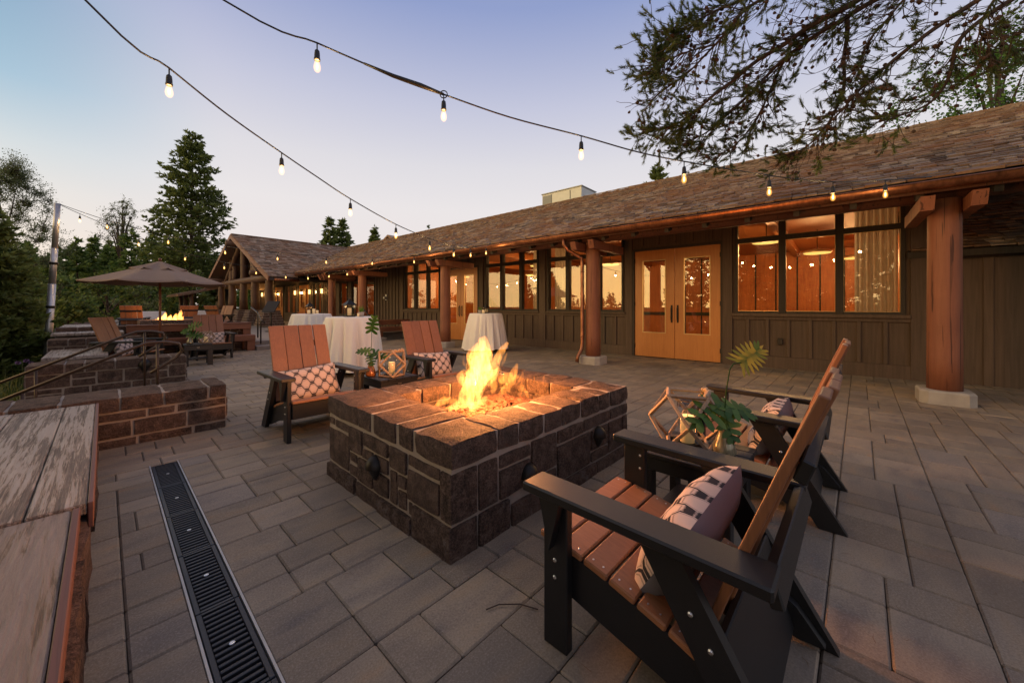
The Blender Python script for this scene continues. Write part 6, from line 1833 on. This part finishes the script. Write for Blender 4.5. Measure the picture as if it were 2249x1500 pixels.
# ------------------------------------------------------------------ pine bough hanging in from the right
op = empty('pine_tree', (6.3, -3.6, 0)); tag(op, 'big pine whose drooping cone covered boughs hang over the roof at upper right', 'tree')
O = op.location
MB().tube([(0, 0, -.1), (.05, .02, 3), (0, .05, 6), (-.05, 0, 9), (0, 0, 12)], [.30, .25, .20, .14, .05], 14).build('trunk', M['bark'], op, True)
rb = random.Random(77)
needles = MB(); cones = MB(); twigs = MB()
def tuft(p, d, sc=1.0, n=26, brown=False):
    d = (d.normalized() + Vector((0, 0, .35))).normalized(); o1 = d.orthogonal().normalized(); o2 = d.cross(o1); base_r = rb.gauss(.5, .22)
    L0 = .085 * sc
    for i in range(n):
        t = rb.random(); q = p - d * L0 * (1 - t); a = rb.uniform(0, 6.28); sp = rb.uniform(.35, 1.05) * (1.15 - .6 * t)
        nd = (d + (o1 * math.cos(a) + o2 * math.sin(a)) * sp).normalized(); l = rb.uniform(.036, .057) * sc; w = nd.orthogonal().normalized() * .0030
        w = Matrix.Rotation(rb.uniform(0, 3.14), 3, nd) @ w
        needles.cur = min(1, max(0, base_r + rb.uniform(-.15, .15))); needles.add([q - w, q + w, q + nd * l], [(0, 1, 2)])
def cone(p, d, s_=.022):
    d = d.normalized(); o1 = d.orthogonal().normalized(); o2 = d.cross(o1); vs = []; n = 7
    prof = [(0, -.9), (.75, -.5), (1.0, 0), (.8, .6), (0, 1.1)]
    for (r_, z_) in prof:
        for k in range(n):
            a = 6.283 * k / n + z_ * 1.3; j_ = rb.uniform(.75, 1.3); vs.append(p + d * z_ * s_ * 1.2 + (o1 * math.cos(a) + o2 * math.sin(a)) * r_ * s_ * j_)
    cones.add(vs, [(i * n + k, i * n + (k + 1) % n, (i + 1) * n + (k + 1) % n, (i + 1) * n + k) for i in range(4) for k in range(n)])
def wander(p, d, L, n=5, curl=.35, grav=0.0):
    pts = [p.copy()]; dd = d.normalized()
    for i in range(n):
        dd = (dd + Vector((rb.gauss(0, curl), rb.gauss(0, curl), rb.gauss(0, curl) + grav)) * .5).normalized(); p = p + dd * (L / n); pts.append(p.copy())
    return pts, dd
def limb(pix, r0, r1, dens, foliage, seed):
    global rb
    rb = random.Random(seed)
    P0 = [at(u, v, d) for u, v, d in pix]; Q = []
    for i in range(len(P0) - 1):
        p0, p1, p2, p3 = P0[max(i - 1, 0)], P0[i], P0[i + 1], P0[min(i + 2, len(P0) - 1)]
        for k in range(8):
            t = k / 8; Q.append(.5 * ((2 * p1) + (p2 - p0) * t + (2 * p0 - 5 * p1 + 4 * p2 - p3) * t * t + (3 * p1 - p0 - 3 * p2 + p3) * t ** 3))
    Q.append(P0[-1]); m = len(Q)
    Q = [q + noise.noise_vector(q * 2.5) * .03 for q in Q]
    MB().tube([q - O for q in Q], [r0 + (r1 - r0) * (i / (m - 1)) ** .8 for i in range(m)], 7).build('limb', M['twig'], op, True)
    tot = sum((Q[i + 1] - Q[i]).length for i in range(m - 1)); nt = int(tot * dens)
    for k in range(nt):
        f = rb.random() ** .8; i = min(m - 2, int(f * (m - 1))); p = Q[i].lerp(Q[i + 1], rb.random()); d = (Q[i + 1] - Q[i]).normalized()
        a = rb.uniform(0, 6.28); o1 = d.orthogonal().normalized(); o2 = d.cross(o1)
        dv = (d * rb.uniform(.5, 1.2) + (o1 * math.cos(a) + o2 * math.sin(a)) * rb.uniform(.5, 1.0) + Vector((0, 0, rb.uniform(-.35, .1)))).normalized()
        L = rb.uniform(.22, .60) * (1.15 - .45 * f)
        pts, dd = wander(p, dv, L, 6, .30, rb.uniform(-.12, .12))
        twigs.tube([q - O for q in pts], [max(.0028, .007 * (1 - j_ / 6.5)) for j_ in range(7)], 4, False)
        leafy = rb.random() < foliage * (.35 + .8 * f)
        if rb.random() < .45: cone(pts[rb.choice([2, 3, 4])] - O + Vector((0, 0, -.015)), dd)
        subs = rb.choice([2, 3, 3, 4])
        for s_ in range(subs):
            b = pts[rb.choice([2, 3, 4, 5])]; dv2 = (dd + Vector((rb.gauss(0, .6), rb.gauss(0, .6), rb.gauss(0, .5)))).normalized()
            p2, d2 = wander(b, dv2, rb.uniform(.08, .26), 4, .32, .08)
            twigs.tube([q - O for q in p2], [.0032, .003, .0028, .0026, .0022], 4, False)
            if leafy: tuft(p2[-1] - O, d2, rb.uniform(.9, 1.25), 58)
            elif rb.random() < .35: cone(p2[-1] - O, d2, .018)
        if leafy: tuft(pts[-1] - O, dd, 1.25, 48); tuft(pts[-2] - O, dd, 1.1, 28)
    return Q
LIMBS = [([(2420, -260, 3.7), (2100, -110, 3.9), (1870, 8, 4.2), (1700, 108, 4.5), (1580, 200, 4.7), (1480, 275, 4.9), (1412, 285, 5.0)], .050, .007, 27, .92, 1),
         ([(2420, -240, 3.8), (2060, -70, 4.0), (1860, 36, 4.3), (1730, 125, 4.6), (1640, 215, 4.9), (1560, 285, 5.1), (1500, 312, 5.2)], .040, .006, 28, .80, 2),
         ([(2050, -190, 3.7), (1790, -60, 3.9), (1650, 15, 4.1), (1570, 100, 4.3), (1490, 175, 4.5), (1428, 222, 4.6)], .028, .005, 24, .55, 3),
         ([(1960, -180, 3.9), (1760, -70, 4.1), (1640, -5, 4.2), (1560, 30, 4.3), (1500, 60, 4.4), (1462, 88, 4.4)], .026, .005, 34, 1.0, 4),
         ([(1862, 40, 4.3), (1858, 120, 4.4), (1850, 200, 4.5), (1815, 275, 4.7), (1760, 330, 4.9), (1700, 350, 5.0)], .026, .005, 28, .60, 5),
         ([(2420, -150, 3.5), (2180, -20, 3.7), (2020, 90, 3.9), (1920, 170, 4.1), (1850, 245, 4.3), (1790, 300, 4.5)], .034, .005, 24, .55, 6),
         ([(2420, -90, 3.5), (2220, 0, 3.7), (2110, 90, 3.8), (2080, 170, 3.9), (2040, 225, 4.0), (1960, 262, 4.1), (1928, 262, 4.1)], .030, .004, 20, .6, 7),
         ([(1730, 125, 4.6), (1690, 200, 4.8), (1650, 280, 5.0), (1600, 330, 5.1), (1540, 345, 5.2)], .018, .004, 32, .7, 8),
         ([(2100, -110, 3.9), (2000, -20, 4.0), (1950, 40, 4.1), (1900, 110, 4.2), (1880, 190, 4.3)], .018, .004, 26, .7, 9),
         ([(1570, 100, 4.3), (1520, 110, 4.3), (1470, 130, 4.4), (1430, 140, 4.4)], .012, .004, 44, 1.1, 10),
         ([(2300, -120, 3.4), (2200, -20, 3.5), (2150, 60, 3.6), (2180, 120, 3.7)], .020, .004, 26, .8, 11)]
for l_ in LIMBS: limb(*l_)
twigs.build('twigs', M['twig'], op, False, False)['kind'] = 'stuff'
needles.build('needles', M['needle_b'], op, False, False)['kind'] = 'stuff'
cones.build('cones', M['cone'], op, False, False)['kind'] = 'stuff'

# ------------------------------------------------------------------ fallen needles and grit on the pavers
lt = MB(); r8 = random.Random(31)
for i in range(420):
    x, y = r8.uniform(.45, 6), r8.uniform(-1.2, 5)
    if .9 < x < 3.1 and 1.2 < y < 3.0: continue
    a = r8.uniform(0, 6.28); L = r8.uniform(.02, .06); lt.cur = r8.random(); d = Vector((math.cos(a), math.sin(a), 0)); w = Vector((-d.y, d.x, 0)) * .0009; p = Vector((x, y, .0035)); b = d * L * .5 + w * r8.uniform(-12, 12)
    lt.add([p - w, p + w, p + b + w, p + b - w], [(0, 1, 2, 3)]); lt.add([p + b - w, p + b + w, p + d * L], [(0, 1, 2)])
M['litter'] = simple('dry_needle', (.16, .085, .04), .9)
lo_ = lt.build('needle_litter', M['litter'], None, False, False); tag(lo_, 'dry pine needles scattered over the pavers', 'needles', kind='stuff')
tw = MB().tube([(1.02, 1.08, .006), (1.07, 1.06, .008), (1.13, 1.0, .007), (1.16, .93, .006)], .0025, 5).build('dry_twig', M['twig']); tag(tw, 'thin curved dry twig on the pavers before the near pit corner', 'twig')
